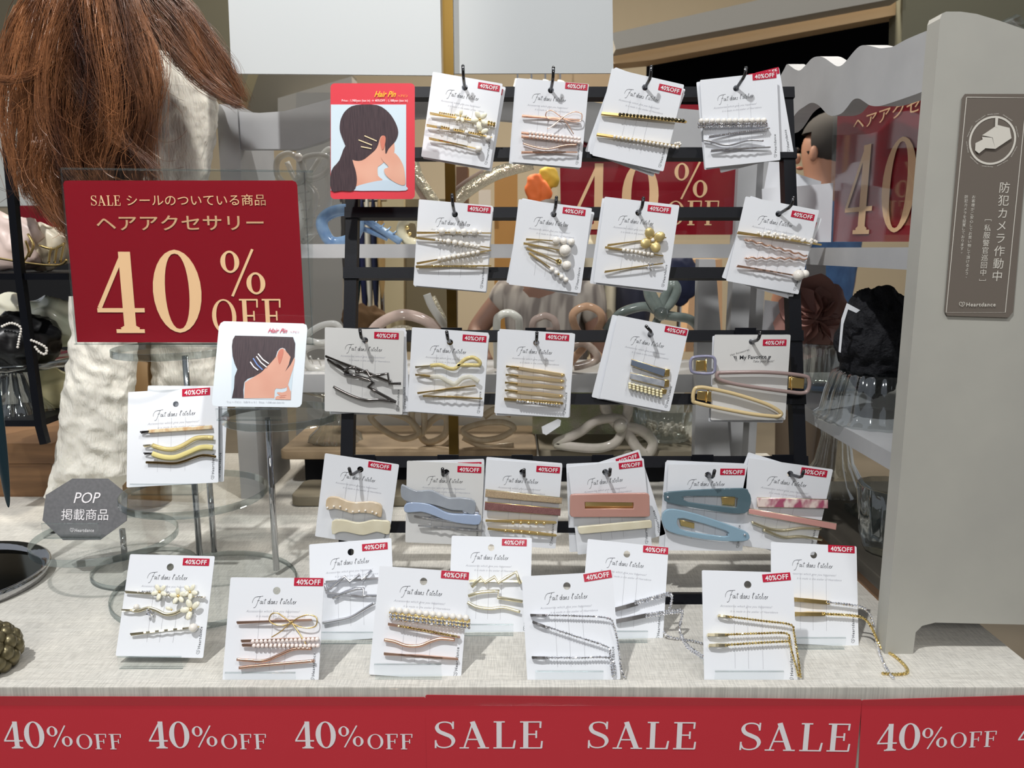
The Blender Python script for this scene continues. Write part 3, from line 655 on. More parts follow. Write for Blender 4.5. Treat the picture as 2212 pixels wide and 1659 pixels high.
slab(c, A8, [(1142, 500), (1165, 478), (1230, 515), (1330, 550), (1440, 545), (1530, 550), (1620, 600), (1720, 635), (1850, 632), (1980, 650), (2035, 705), (2022, 820), (1950, 822), (1880, 785), (1750, 780), (1600, 735), (1480, 705), (1350, 700), (1220, 680), (1145, 620)], g1, 3.8, .0055)
slab(c, A8, [(1182, 730), (1230, 692), (1350, 690), (1480, 710), (1600, 768), (1700, 815), (1850, 830), (2000, 832), (2095, 850), (2078, 950), (1950, 950), (1800, 930), (1650, 890), (1500, 832), (1380, 800), (1230, 810), (1182, 790)], b1, 3.8, .0062)
c = C['r4c']
gg = mat('gold_glitter_clear', (206, 184, 150), .18, .3, bump=((2600, 2600, 2600), .8, .0008), var=((170, 146, 118), (1800, 1800, 1800), 1, .1)); rg = mat('rose_glitter', (158, 112, 108), .18, .3, bump=((2600, 2600, 2600), .8, .0008), var=((124, 82, 82), (1800, 1800, 1800), 1, .1))
slab(c, A9, [(160, 538), (1075, 640), (1068, 705), (155, 622)], gg, 3, .005, sm=1, rim=pgold); slab(c, A9, [(153, 688), (1057, 770), (1052, 848), (148, 778)], rg, 3, .005, sm=1, rim=gold)
bar(c, A9, (160, 908), (1000, 935), 1.4); bar(c, A9, (185, 1005), (1000, 1088), 1.4); pearls(c, A9, row((490, 932), (860, 938), 5, 22) + row((400, 1030), (780, 1060), 5, 22), gold)
c = C['r4d']
dr = mat('dusty_rose_acetate', (188, 142, 130), .2, coat=.6, sss=.2)
slab(c, A9, [(1345, 680), (1930, 685), (1930, 770), (1345, 765)], gold, 1.2, .0025, sm=1, name='clasp'); slab(c, A9, [(1168, 620), (1180, 598), (1220, 590), (2070, 578), (2105, 588), (2115, 610), (2122, 840), (2112, 855), (2080, 862), (1210, 866), (1178, 855), (1165, 830)], dr, 3.2, .006, holes=[[(1345, 685), (1925, 690), (1925, 765), (1345, 765)]], sm=1)
slab(c, A9, [(1255, 990), (1280, 978), (2120, 900), (2140, 912), (2148, 985), (2130, 995), (1300, 1068), (1275, 1058)], cream, 3, .005, sm=1)
c = C['r4e']
tl_ = mat('teal_clear_acetate', (92, 116, 126), .08, coat=.6, clear=((150, 170, 180), .82, .2)); lb = mat('ice_blue_clear_acetate', (148, 178, 196), .08, coat=.6, clear=((190, 210, 220), .85, .2))
slab(c, A10, [(165, 560), (165, 520), (210, 490), (600, 465), (980, 452), (1040, 488), (1068, 560), (1052, 660), (1000, 712), (850, 712), (500, 660), (205, 602)], tl_, 3, .006, holes=[[(370, 555), (400, 535), (880, 540), (925, 580), (918, 640), (870, 652), (420, 598)]], sm=2)
slab(c, A10, [(140, 760), (170, 690), (260, 668), (500, 720), (800, 820), (1000, 895), (1050, 945), (1030, 992), (900, 1005), (600, 985), (300, 930), (170, 870)], lb, 3, .006, holes=[[(300, 790), (370, 765), (800, 890), (825, 930), (790, 955), (400, 900), (315, 850)]], sm=2)
for q in ([(760, 545), (905, 545), (900, 640), (770, 630)], [(325, 780), (480, 815), (480, 875), (340, 845)]): slab(c, A10, q, gold, 1, .002, sm=1, name='clasp')
pearls(c, A10, [(205, 548, 14), (1003, 937, 14)], silver, .008, name='rivet')
c = C['r4f']
fl = mat('floral_resin', (232, 214, 206), .2, coat=.6, var=((168, 84, 110), (110, 60, 60), 2, .1)); pk = mat('pink_resin', (206, 152, 144), .2, coat=.6)
slab(c, A10, [(1130, 553), (1865, 573), (1865, 662), (1133, 645)], fl, 3, .005, sm=1, rim=pgold); slab(c, A10, [(1042, 665), (1955, 820), (1948, 886), (1045, 716)], pk, 3, .006, sm=1, rim=pgold)
wire(c, A10, [(1080, 810), (1180, 850), (1300, 885), (1430, 893), (1600, 870), (1800, 878)], 1.3, pgold, flat=.6); wire(c, A10, [(1200, 890), (1300, 930), (1420, 967), (1600, 960), (1810, 992)], 1.3, pgold, flat=.6)

# ------------------------------------------------------------------ small clear easels
def easel(c, label, v0=1.0, h=.010, u0=.08, u1=.80, z0=0., py=None):
    """clear holder: base, leaning back plate and a front lip, aligned to a card"""
    a = c.m @ c.uv(u0, 1); b = c.m @ c.uv(u1, 1); a.z = b.z = z0; d = (b - a); d.z = 0; d.normalize(); fw = Vector((d.y, -d.x, 0))
    if fw.y > 0: fw = -fw
    bk_ = -fw; e = empty('card_easel', a.lerp(b, .5), label=label, cat='card holder', group='clear plastic card holders'); bpy.context.view_layer.update()
    def pl(p, q, t, nrm, name, m_=acry):
        n = Vector(nrm).normalized() * t; f = [p[0], p[1], q[1], q[0]]
        return kid(MB().hexa([x for x in f] + [x + n for x in f]).build(name, m_), e)
    z = Vector((0, 0, 1)); w = (b - a).length
    pl((a + fw * .006, b + fw * .006), (a + bk_ * .045, b + bk_ * .045), .0015, z, 'base_plate')
    pl((a + fw * .006, b + fw * .006), (a + fw * .008 + z * h, b + fw * .008 + z * h), .0015, fw, 'front_lip')
    p = MB().tube([a + fw * .008 + z * h, b + fw * .008 + z * h], .0007, 4); p.tube([a + fw * .007, b + fw * .007], .0008, 4)
    kid(p.build('lip_edge', acryedge), e)
    kz = (-c.uy).normalized() * -1
    s = bk_ * .003 + z * .0016
    pl((a + s, b + s), (a + s + c.uy * .05, b + s + c.uy * .05), .0012, -c.n, 'back_rest')
    return e
STAND = [ # key, desc, tl, tr, bl, Yt, Yb, sticker, srot, hole
 ('L1', 'standing on the clear disc with four cream, glitter and dark gold wave pins', (277, 847), (471.8, 836), (302.4, 1051.5), .822, .79, (424, 847), 0, (380, 873)),
 ('F1', 'standing at the front left with cream flower and pearl pins', (281.3, 1197), (464.3, 1201.4), (248, 1417), .658, .622, (424, 1214), 0, (368, 1225)),
 ('F2', 'standing in front with a gold wire bow pin and pearl pins', (498.2, 1247), (700.7, 1249), (483, 1480), .622, .590, (667, 1257), 0, (598, 1276)),
 ('F3', 'standing in front with a gold pearl and rhinestone comb slide', (820, 1222.4), (1013.6, 1236), (794, 1456.6), .634, .603, (983, 1242.5), 0, (915, 1256)),
 ('F4', 'standing in front with silver rhinestone chain pins', (1127, 1245), (1322.5, 1234.6), (1138.5, 1478), .625, .592, (1291, 1244), 6, (1224.5, 1266)),
 ('F5', 'standing in front with gold chain pins', (1516, 1231.5), (1712.6, 1237), (1521.6, 1477), .626, .592, (1677, 1247), 6, (1615, 1263)),
 ('B1', 'standing behind the front row with silver zigzag pins', (667.9, 1176), (845.5, 1162), (689, 1388), .70, .665, (810, 1181), 0, (758, 1192.5)),
 ('B2', 'standing behind the front row with pale gold zigzag pins', (976, 1157), (1149, 1162), (962, 1365), .715, .68, (1111, 1172), 0, (1061, 1183)),
 ('B3', 'standing behind the front row with wide silver rhinestone pins and chain', (1269.5, 1164), (1444, 1182.6), (1257, 1375), .70, .667, (1416, 1188), 1, (1354, 1197)),
 ('B4', 'standing behind the front row with gold bars and draping rhinestone chain', (1665, 1170.5), (1850, 1180), (1668, 1388), .685, .655, (1817, 1186), 0, (1757.5, 1199)),
]
ESH = {'F1': 'of flower pins at the front left', 'F2': 'of the gold bow pin in front', 'F3': 'of the pearl comb slide in front', 'F4': 'of silver chain pins in front', 'F5': 'of gold chain pins in front', 'B1': 'of silver zigzag pins behind', 'B2': 'of pale gold zigzag pins behind', 'B3': 'of wide silver rhinestone pins behind', 'B4': 'of gold bars with draping chain behind'}
for (key, desc, tl, tr, bl, Yt, Yb, st, sr, hole) in STAND:
    c = make_card(key, 'white card ' + desc.replace('standing behind the front row', 'behind the front row'), tl, tr, bl, Yt, Yb, hole, st, sr, group='pin cards standing on the table' if key != 'L1' else None)
    if key != 'L1': easel(c, 'clear holder under the card ' + ESH[key], h=.012 if key in ('F1', 'B1', 'B2', 'B3', 'B4') else .016)
for key, k2 in (('L1', (319.6, 834)),):
    make_card('L1s', 'spare white card standing behind the wave pin card on the clear disc', (319.6, 833), (493.5, 834), (330, 1040), .83, .80, (415, 870), (466, 846), spare=True)
c = C['L1']
shell = mat('shell_resin', (232, 214, 176), .15, coat=.7, var=((206, 168, 124), (160, 80, 80), 2, .12)); yl = mat('pale_yellow_resin', (224, 210, 140), .2, coat=.6); dg = mat('dark_gold', (120, 96, 58), .18, 1)
bar(c, A11, (348, 625), (480, 618), 1.2, gun); slab(c, A11, [(440, 600), (1205, 545), (1210, 590), (450, 640)], shell, 3, .004, sm=1)
bar(c, A11, (385, 788), (520, 780), 1.2, pgold); wire(c, A11, [(490, 785), (620, 825), (740, 830), (860, 785), (1000, 705), (1120, 690), (1220, 695)], 2.5, gl, .005, flat=.4, name='wave_clip')
bar(c, A11, (388, 878), (520, 880), 1., gun); wire(c, A11, [(490, 885), (620, 925), (760, 930), (900, 880), (1040, 820), (1130, 805), (1215, 815)], 2.9, yl, .0055, flat=.4, name='wave_clip')
wire(c, A11, [(415, 988), (560, 992), (740, 1000), (850, 980), (1050, 912), (1150, 905), (1250, 922)], 1.3, dg, flat=.6)
c = C['F1']
bar(c, A12, (250, 590), (1110, 655), .9, pgold); pearls(c, A12, [(395, 592, 14), (470, 600, 14), (720, 625, 14), (1020, 645, 14), (1110, 655, 16)]); stones(c, A12, [(420, 595), (540, 590)], 12); stones(c, A12, [(740, 630), (790, 650)], 14, rows=2); stones(c, A12, [(1040, 645), (1080, 650)], 12)
flower(c, A12, 630, 595, 88, 5, a0=.9); flower(c, A12, 830, 640, 90, 5, a0=.5); flower(c, A12, 960, 595, 88, 5, a0=1.1)
bar(c, A12, (215, 790), (360, 795), 1., pgold); wire(c, A12, [(330, 795), (400, 800), (500, 772), (590, 795), (690, 840), (790, 830), (880, 785), (960, 785)], 1.4, pgold, flat=.5)
flower(c, A12, 970, 785, 112, 4, a0=.75); flower(c, A12, 760, 790, 70, 1, a0=2.8); pearls(c, A12, [(375, 758, 30)]); stones(c, A12, [(500, 815), (535, 835)], 20, rows=2); stones(c, A12, [(950, 865), (965, 875)], 22)
bar(c, A12, (308, 1052), (1050, 975), 1., pgold, ridged=True); pearls(c, A12, [(993, 985, 48)])
c = C['F2']
bar(c, A13, (258, 925), (1065, 900), 1.1, rose); bow(c, A13, 848, 932, 1.25, gold)
for a, b, p0, p1 in (((305, 1125), (1140, 1100), (435, 1133), (1130, 1112)), ((315, 1170), (1150, 1185), (447, 1180), (1138, 1180))):
    bar(c, A13, a, b, 1.1, rose); pearls(c, A13, row(p0, p1, 16, 23), ppearl)
wire(c, A13, [(258, 1330), (380, 1338), (560, 1342), (720, 1280), (880, 1217), (1070, 1213)], 1.2, rose, flat=.6); wire(c, A13, [(282, 1422), (420, 1405), (700, 1380), (1100, 1345)], 1.3, rose, flat=.6)
c = C['F3']
slab(c, A14, [(335, 890), (1305, 980), (1300, 1080), (335, 970)], gold, 2.2, .003, sm=1, name='comb_plate'); pearls(c, A14, row((378, 870), (1255, 967), 12, 38), off=.0052)
for d in (0, 42): stones(c, A14, [(355, 930 + d), (800, 985 + d), (1290, 1040 + d)], 22, crystal, .0052)
bar(c, A14, (322, 1035), (1175, 1198), 1.2, rose); stones(c, A14, [(450, 1060), (800, 1125), (1150, 1190)], 17, gcrystal, .0065)
wire(c, A14, [(275, 1228), (400, 1250), (540, 1298), (700, 1298), (850, 1240), (960, 1215), (1120, 1230)], 1.4, rose, flat=.6); bar(c, A14, (272, 1390), (1150, 1458), 1.2, rose, ridged=True)
c = C['F4']
bar(c, A15, (220, 905), (400, 910), 1.3, silver); stones(c, A15, [(390, 908), (700, 915), (1030, 940), (1085, 1030), (1120, 1150), (1140, 1300), (1165, 1480), (1205, 1565)], 14)
bar(c, A15, (242, 975), (400, 1035), 1.3, silver); stones(c, A15, [(385, 1025), (700, 1130), (1015, 1235), (1045, 1330), (1060, 1450), (1072, 1555)], 15)
bar(c, A15, (235, 1345), (400, 1348), 1.3, silver); stones(c, A15, [(385, 1347), (700, 1350), (1035, 1350), (1085, 1450), (1080, 1550)], 15)
c = C['F5']
bar(c, A16, (272, 835), (400, 855), 1.3, pgold); stones(c, A16, [(365, 848), (700, 890), (960, 925), (995, 1000), (1015, 1130), (1040, 1280), (1060, 1430)], 13, gcrystal)
bar(c, A16, (172, 1020), (360, 1025), 1.6, pgold); stones(c, A16, [(345, 1022), (650, 1010), (925, 1010), (955, 1100), (985, 1220), (1020, 1340), (1040, 1425)], 13, gcrystal)
bar(c, A16, (185, 1122), (360, 1122), 1.6, pgold); stones(c, A16, [(345, 1120), (650, 1100), (945, 1085)], 14, gcrystal)
c = C['B1']
bar(c, A13, (1225, 485), (1795, 448), 1.3, silver); wire(c, A13, [(1215, 500), (1228, 580), (1270, 560), (1345, 490), (1432, 430), (1488, 492), (1590, 408), (1622, 470), (1722, 362)], 1.5, silver, .006, smooth=False, name='zigzag_clip')
bar(c, A13, (1222, 600), (1640, 650), 1.2, silver); wire(c, A13, [(1300, 665), (1450, 595), (1560, 562), (1638, 562), (1628, 638), (1790, 640)], 1.6, silver, .005, smooth=False, name='lightning_clip')
wire(c, A13, [(1190, 935), (1350, 905), (1500, 870), (1620, 800), (1760, 715)], 1.4, silver, flat=.6)
c = C['B2']
bar(c, A14, (1290, 520), (1920, 530), 1.3, pgold); wire(c, A14, [(1320, 598), (1430, 482), (1480, 548), (1595, 475), (1640, 548), (1740, 480), (1852, 418), (1905, 560)], 1.6, pgold, .006, smooth=False, name='zigzag_clip')
wire(c, A14, [(1280, 705), (1400, 665), (1520, 650), (1645, 645), (1630, 722), (1930, 772)], 1.6, pgold, .005, smooth=False, name='lightning_clip'); wire(c, A14, [(1270, 780), (1380, 835), (1550, 857), (1700, 842), (1900, 895)], 1.4, pgold, flat=.6)
c = C['B3']
bar(c, A15, (1095, 850), (1330, 785), 2.6, silver); stones(c, A15, [(1310, 775), (1480, 735), (1650, 690), (1692, 730), (1665, 850)], 14, crystal, rows=2, gap=1.8)
bar(c, A15, (1110, 970), (1440, 905), 2.6, silver); stones(c, A15, [(1425, 912), (1600, 885), (1780, 870), (1795, 920), (1770, 1050), (1810, 1170), (1880, 1260), (2010, 1345), (2080, 1400)], 15, crystal, rows=2, gap=1.8, floor=True)
stones(c, A15, [(1610, 1085), (1650, 1130), (1790, 1160), (1920, 1180), (2015, 1205)], 15, floor=True)
c = C['B4']
bar(c, A16, (960, 678), (1330, 715), 2.4, gold); stones(c, A16, [(1315, 712), (1600, 748), (1700, 800), (1750, 900), (1790, 1100), (1835, 1250), (1900, 1380), (1955, 1445)], 15, crystal, gap=1.7, floor=True)
bar(c, A16, (1000, 822), (1290, 825), 2.4, gold); stones(c, A16, [(1270, 822), (1600, 845), (1700, 900), (1760, 1000), (1830, 1150), (1950, 1220), (2060, 1320), (2075, 1385), (1960, 1400), (1830, 1388)], 15, gcrystal, gap=1.7, floor=True)

# ------------------------------------------------------------------ sale banners along the table front
def banner(tl, tr, bl, words, label):
    c = Plane('sale_banner', tl, tr, bl, .5655, .5655, label=label, cat='banner', group='red sale banners on the table front')
    link('banner_sheet', fillmesh([rrect(0, -c.h, c.w, 0, .001, 1)], .0006), banred, c.e)
    for (s_, a, b, h) in words:
        q0, q1 = c.l(*a, .0), c.l(*b, .0); c.put(serif(s_), white_ink, q0, q1, c.px(h), off=.0006)
w = []
for dx in (0, 312, 627): w += [('40', (12 + dx, 1615), (100 + dx, 1615), 64), ('%', (106 + dx, 1612), (160 + dx, 1612), 50), ('OFF', (168 + dx, 1617), (266 + dx, 1617), 36)]
banner((-80, 1504), (919, 1506), (-80, 1690), w, 'red sale banner on the left with three white 40%OFF')
banner((919, 1501), (1862, 1511), (921, 1692), [('SALE', (937, 1615), (1176, 1615), 64), ('SALE', (1267, 1615), (1506, 1617), 64), ('SALE', (1594, 1619), (1838, 1622), 66)], 'red sale banner in the middle reading SALE three times')
banner((1862, 1512), (2280, 1500), (1862, 1692), [('40', (1893, 1621), (1985, 1618), 64), ('%', (1990, 1616), (2045, 1614), 50), ('OFF', (2052, 1615), (2151, 1611), 37), ('4', (2197, 1612), (2240, 1610), 62)], 'red sale banner on the right with 40%OFF beside the middle one')
clearstrip = MB().box((TX0, .5635, -.002), (TX1, .5642, .0125)).build('clear_edge_strip', acry, label='clear plastic strip along the table front above the banners', cat='price rail')

# ------------------------------------------------------------------ acrylic risers
def ddisc(c, r, t, name, par, m=acry):
    n = 56
    mb = MB().lathe([(0.0001, 0), (r, 0), (r, t), (0.0001, t)], c, n); o = kid(mb.build(name, m), par)
    rm = MB().lathe([(r, 0), (r + .0006, .0006), (r + .0006, t - .0006), (r, t), (r - .0012, t - .0004), (r - .0012, .0004), (r, 0)], c, n)
    k = rm.build('rim', acryedge, smooth=False); bpy.context.view_layer.update(); kid(k, par)
    return o
def riser(name, label, base, rb, trays):
    e = empty(name, (base.x, base.y, 0), label=label, cat='display stand', group='clear acrylic risers'); bpy.context.view_layer.update()
    ddisc(Vector((base.x, base.y, 0)), rb, .006, 'base_disc', e)
    for (c, r, rod) in trays:
        ddisc(c, r, .008, 'tray_disc', e)
        kid(MB().tube([(rod.x, rod.y, .006), (rod.x, rod.y, c.z)], .0034, 12).build('post', chrome, smooth=True), e)
B0 = G(446, 1262, .006)
T2z, T3z, T4z = .094, .180, .243
riser('acrylic_riser', 'tall clear acrylic riser with three round trays on chrome posts', B0, .093,
      [(G(422, 1072, T2z), .075, G(463, 1192, .006)), (G(608, 905, T3z), .060, G(597, 1231, .006)), (G(372, 764, T4z), .062, G(432, 1206, .006))])
t1 = G(230, 1168, .043); rr1 = G(277, 1139, .043)
riser('acrylic_riser', 'low clear acrylic riser with one round tray under the grey octagon sign', Vector((t1.x + .03, t1.y + .02, 0)), .055, [(t1, .073, Vector((rr1.x - .004, rr1.y - .006, 0)))])

# ------------------------------------------------------------------ signs
def sheet(c, outline, m, name, off=0., thick=.0006, par=None):
    me = fillmesh([[(p.x, p.y) for p in [c.l(x, y, 0) for x, y in outline]]], thick, name=name); o = link(name, me, m, par or c.e); o.location = (0, 0, off); return o
def line(c, s_, a, b, h, m, off=.0012, name='lettering', **k):
    q0, q1 = c.l(*a, 0.), c.l(*b, 0.); return c.put(s_ if not isinstance(s_, str) else textmesh(s_, **k), m, q0, q1, c.px(h) if h else None, off=off, name=name)
def rpx(x0, y0, x1, y1, r, sk=0):  # rounded px quad list helper, sk = x shift at the bottom
    return [(a + sk * (b - y0) / (y1 - y0), b) for a, b in rrect(x0, y0, x1, y1, r, 4)]
c = Plane('sale_sign', (131, 364), (676, 368), (165, 744), .845, .845, label='red 40%OFF sign in a clear holder before the brown hair', cat='sign')
sheet(c, [(131, 364), (676, 370), (676, 745), (165, 744)], acry, 'clear_panel', .0016, .0008); sheet(c, [(131, 364), (676, 370), (676, 745), (165, 744)], acry, 'clear_panel', -.002, .0008)
MB().tube([c.l(131, 364, .0016), c.l(676, 370, .0016)], .0012, 5).build('panel_edge', acryedge, c.e); MB().tube([c.l(131, 364, .0016), c.l(165, 744, .0016)], .0009, 5).build('panel_edge', acryedge, c.e); MB().tube([c.l(657, 372, .0016), c.l(676, 745, .0016)], .0007, 5).build('panel_edge', acryedge, c.e)
MB().hexa([c.l(160, 745, .03), c.l(680, 745, .03), c.l(680, 742, .03), c.l(160, 742, .03), c.l(160, 745, -.05), c.l(680, 745, -.05), c.l(680, 742, -.05), c.l(160, 742, -.05)]).build('foot_plate', acryedge, c.e)
sheet(c, [(137, 398), (140, 391), (148, 390), (632, 390), (639, 393), (642, 400), (661, 740), (167, 739)], signred, 'printed_sheet', 0, .0008)
line(c, serif('SALE', .04), (198, 444), (263, 444), 21, signcream); line(c, 'シールのついている商品', (276, 445), (575, 444), 24, signcream, bold=.012); line(c, 'ヘアアクセサリー', (211, 498), (571, 497), 32, signcream, bold=.02)
line(c, serif('4'), (216, 717), (321, 717), 177, signcream); line(c, serif('0'), (342, 717), (442, 717), 180, signcream); line(c, serif('%'), (482, 637), (577, 637), 98, signcream); line(c, serif('OFF'), (462, 720), (612, 720), 76, signcream)
c = Plane('sale_sign', (1205, 222), (1604, 222), (1210, 510), 1.09, 1.09, label='red 40%OFF sign standing on the middle shelf of the grey unit', cat='sign')
sheet(c, [(1200, 222), (1604, 222), (1600, 518), (1206, 518)], acry, 'clear_panel', .0016, .001); sheet(c, [(1208, 226), (1592, 226), (1586, 500), (1580, 507), (1212, 507)], signred, 'printed_sheet', 0, .001)
line(c, 'ヘアアクセサリー', (1270, 322), (1530, 322), 24, signcream, bold=.02)
line(c, serif('4'), (1243, 494), (1318, 494), 140, signcream); line(c, serif('0'), (1344, 494), (1420, 494), 142, signcream); line(c, serif('%'), (1455, 428), (1528, 428), 76, signcream); line(c, serif('OFF'), (1438, 486), (1552, 486), 52, signcream)
c = Plane('sale_sign', (1810, 222), (2006, 124), (1798, 523), 0, 0, X=.40, label='red sign partly hidden behind the scalloped rail of the right unit', cat='sign')
sheet(c, [(1804, 222), (2006, 122), (1978, 523), (1794, 523)], acry, 'clear_panel', .0016, .001); sheet(c, [(1811, 222), (2004, 126), (1976, 522), (1800, 522)], signred, 'printed_sheet', 0, .001)
c.put(textmesh('ヘアアクセ', .02), signcream, c.l(1846, 284), c.l(1990, 240), (c.l(1900, 235) - c.l(1900, 264)).length, off=.002)
for ch, x0, x1, yb, yt in (('4', 1825, 1885, 504, 322), ('0', 1903, 1973, 501, 305)):
    c.put(serif(ch), signcream, c.l(x0, yb), c.l(x1, yb - 1), (c.l((x0 + x1) / 2, yb) - c.l((x0 + x1) / 2, yt)).length, off=.002)
# photo cards
pbg = mat('print_pale_blue', (200, 216, 226), .5); phair = mat('print_dark_hair', (52, 40, 46), .45, var=((74, 58, 62), (900, 60, 60), 3, .2)); pskin = mat('print_skin', (222, 170, 148), .5, var=((208, 146, 124), (30, 30, 30), 1, .25)); pear = mat('print_ear_shade', (200, 120, 100), .5); pshirt = mat('print_shirt', (188, 204, 218), .5)
pblue = mat('print_blue', (120, 150, 210), .4); cardred = mat('card_red', (212, 62, 74), .4); ytxt = mat('ink_yellow', (240, 190, 50), .5); rtxt = mat('ink_crimson', (196, 50, 80), .5)
def poster(c, tf, shapes):
    for i, sh in enumerate(shapes):
        m, pts_ = sh[:2]; q = cr([(x, y, 0) for x, y in tf(*pts_)], 3, True) if len(sh) < 3 else [Vector((x, y, 0)) for x, y in tf(*pts_)]; sheet(c, [(p.x, p.y) for p in q], m, 'printed_picture', .0008 + .0001 * i, 0.)
A0 = T(460, 0, 3.95)
c = Plane('photo_card', (713, 181), (896, 180), (713, 430), .815, .815, label='red framed hair pin picture card clipped at the rack top', cat='picture card', group='hair pin picture cards')
sheet(c, rpx(714, 180, 896, 430, 9), cardred, 'card_sheet'); o = sheet(c, [(715, 226), (877.5, 226), (877.5, 412), (715, 412)], pbg, 'printed_picture', .0006, 0.)
poster(c, A0, [(pskin, [(1190, 1370), (1280, 1360), (1380, 1270), (1440, 1150), (1475, 1160), (1485, 1230), (1540, 1200), (1548, 1300), (1500, 1350), (1430, 1410), (1407, 1430), (1410, 1500), (1440, 1545), (1225, 1595), (1220, 1480)]),
 (pshirt, [(1222, 1592), (1330, 1560), (1440, 1540), (1540, 1545), (1643, 1585), (1645, 1626), (1420, 1628), (1205, 1626)]),
 (phair, [(1100, 1000), (1140, 940), (1220, 898), (1400, 898), (1500, 960), (1560, 1050), (1582, 1130), (1560, 1200), (1500, 1270), (1475, 1320), (1470, 1230), (1460, 1160), (1430, 1170), (1400, 1260), (1340, 1320), (1270, 1368), (1190, 1360), (1150, 1290), (1130, 1240), (1088, 1130), (1085, 1060)]),
 (phair, [(1130, 1250), (1190, 1290), (1190, 1360), (1222, 1470), (1228, 1560), (1200, 1627), (1100, 1628), (1012, 1625), (1012, 1460), (1080, 1370)]),
 (pskin, [(1440, 1330), (1500, 1308), (1560, 1312), (1620, 1400), (1640, 1500), (1637, 1580), (1560, 1560), (1480, 1500), (1462, 1445), (1500, 1425), (1450, 1370)]), (pear, [(1430, 1190), (1455, 1158), (1475, 1175), (1470, 1230), (1450, 1280), (1435, 1240)])])
for a, b in (((1295, 1160), (1400, 1205)), ((1245, 1195), (1360, 1240)), ((1265, 1252), (1355, 1270))): 
    MB().strip([c.l(*A0(a)[0]), c.l(*A0(b)[0])], .0010, .0016).build('printed_pin', mat('ink_cream', (228, 210, 170), .5), c.e)
line(c, 'Hair Pin', (809, 210), (856, 210), 12, ytxt, bold=.015, shear=.5); line(c, 'ヘアピン', (860, 210), (881, 210), 5, ytxt); line(c, 'Price : 1,980yen (tax in) → 40%OFF : 1,188yen (tax in)', (739, 221.5), (881, 221.5), 6, white_ink)
A0b = T(440, 680, 4.809); wht = mat('card_cool_white', (222, 230, 236), .45)
c = Plane('photo_card', (475, 696), (665, 701), (456, 877), .80, .768, label='white hair pin picture card on the highest round tray', cat='picture card', group='hair pin picture cards')
sheet(c, [(484, 694), (655, 699), (662, 702), (664, 710), (652, 872), (648, 878), (642, 880), (470, 878), (460, 876), (458, 868), (473, 706), (477, 698)], wht, 'card_sheet')
for i, (m, q) in enumerate([(pbg, [(325, 216), (935, 232), (955, 300), (905, 888), (290, 868), (297, 330)])]): sheet(c, A0b(*q), m, 'printed_picture', .0006, 0.)
poster(c, A0b, [(pskin, [(422, 870), (430, 705), (520, 650), (600, 600), (660, 540), (700, 500), (735, 460), (760, 430), (775, 385), (800, 355), (830, 350), (850, 370), (870, 395), (905, 405), (942, 430), (948, 470), (940, 520), (925, 580), (905, 640), (890, 690), (876, 735), (850, 762), (800, 770), (755, 766), (740, 785), (736, 868)], 1),
 (phair, [(330, 218), (520, 222), (740, 228), (930, 234), (953, 300), (946, 440), (905, 520), (850, 590), (885, 520), (905, 440), (880, 405), (862, 385), (845, 352), (820, 342), (795, 350), (768, 380), (750, 440), (690, 510), (600, 600), (520, 645), (460, 665), (425, 700), (414, 780), (418, 868), (296, 866), (318, 760), (325, 640), (352, 570), (325, 510), (303, 430), (296, 330), (305, 260)], 1),
 (pskin, [(862, 728), (872, 722), (882, 735), (895, 775), (908, 800), (906, 884), (748, 880), (745, 862), (765, 845), (800, 838), (775, 828), (762, 815), (770, 805), (820, 808), (850, 800), (868, 785)], 1), (pear, [(772, 430), (790, 372), (828, 360), (826, 420), (790, 515)]), (pear, [(800, 842), (860, 836), (862, 839), (802, 847)], 1), (pear, [(790, 858), (850, 856), (852, 859), (792, 863)], 1)])
for (a, b, m_) in (((570, 408), (682, 512), white_ink), ((553, 435), (660, 548), white_ink), ((520, 455), (617, 575), pblue), ((490, 492), (572, 580), white_ink)):
    q = A0b(a, ((a[0] + b[0]) / 2 - 6, (a[1] + b[1]) / 2 + 8), b); MB().strip([c.l(*x) for x in q], .0012, .0018).build('printed_pin', m_, c.e)
line(c, 'Hair Pin', (579, 719), (621, 720), 10, rtxt, bold=.012, shear=.5); line(c, 'ヘアピン', (627, 720), (647, 720), 5, rtxt); line(c, 'ウェーブピン（4本セット） Price : 1,540 yen (tax in)', (490, 871), (614, 872), 5, ink_l)
easel(c, 'clear plastic holder under the white hair pin picture card', h=.012, z0=T3z + .0085)
easel(CARDS['L1'], 'clear plastic holder under the wave pin card on the clear disc', h=.012, z0=T2z + .0085)
# octagonal sign
A00 = T(0, 1000, 4.608); slate = mat('slate_grey_print', (116, 116, 118), .35, var=((104, 104, 106), (300, 300, 300), 3, .2), coat=.5)
c = Plane('octagon_sign', (92, 1034), (275, 1034), (92, 1166.5), .815, .795, label='grey octagonal POP sign on the low clear tray', cat='sign')
sheet(c, A00((725, 155), (1075, 155), (1268, 310), (1262, 575), (1000, 765), (630, 768), (425, 572), (458, 320)), slate, 'sign_plate', 0, .001)
line(c, 'POP', A00((738, 400))[0], A00((1000, 400))[0], 23, white_ink, shear=.2); line(c, '掲載商品', A00((612, 570))[0], A00((1080, 570))[0], 24, white_ink, bold=.012); line(c, LOGO, A00((700, 686))[0], A00((940, 686))[0], 7, white_ink)
easel(c, 'clear plastic holder under the grey octagonal sign', h=.017, u0=.12, u1=.78, z0=.052)

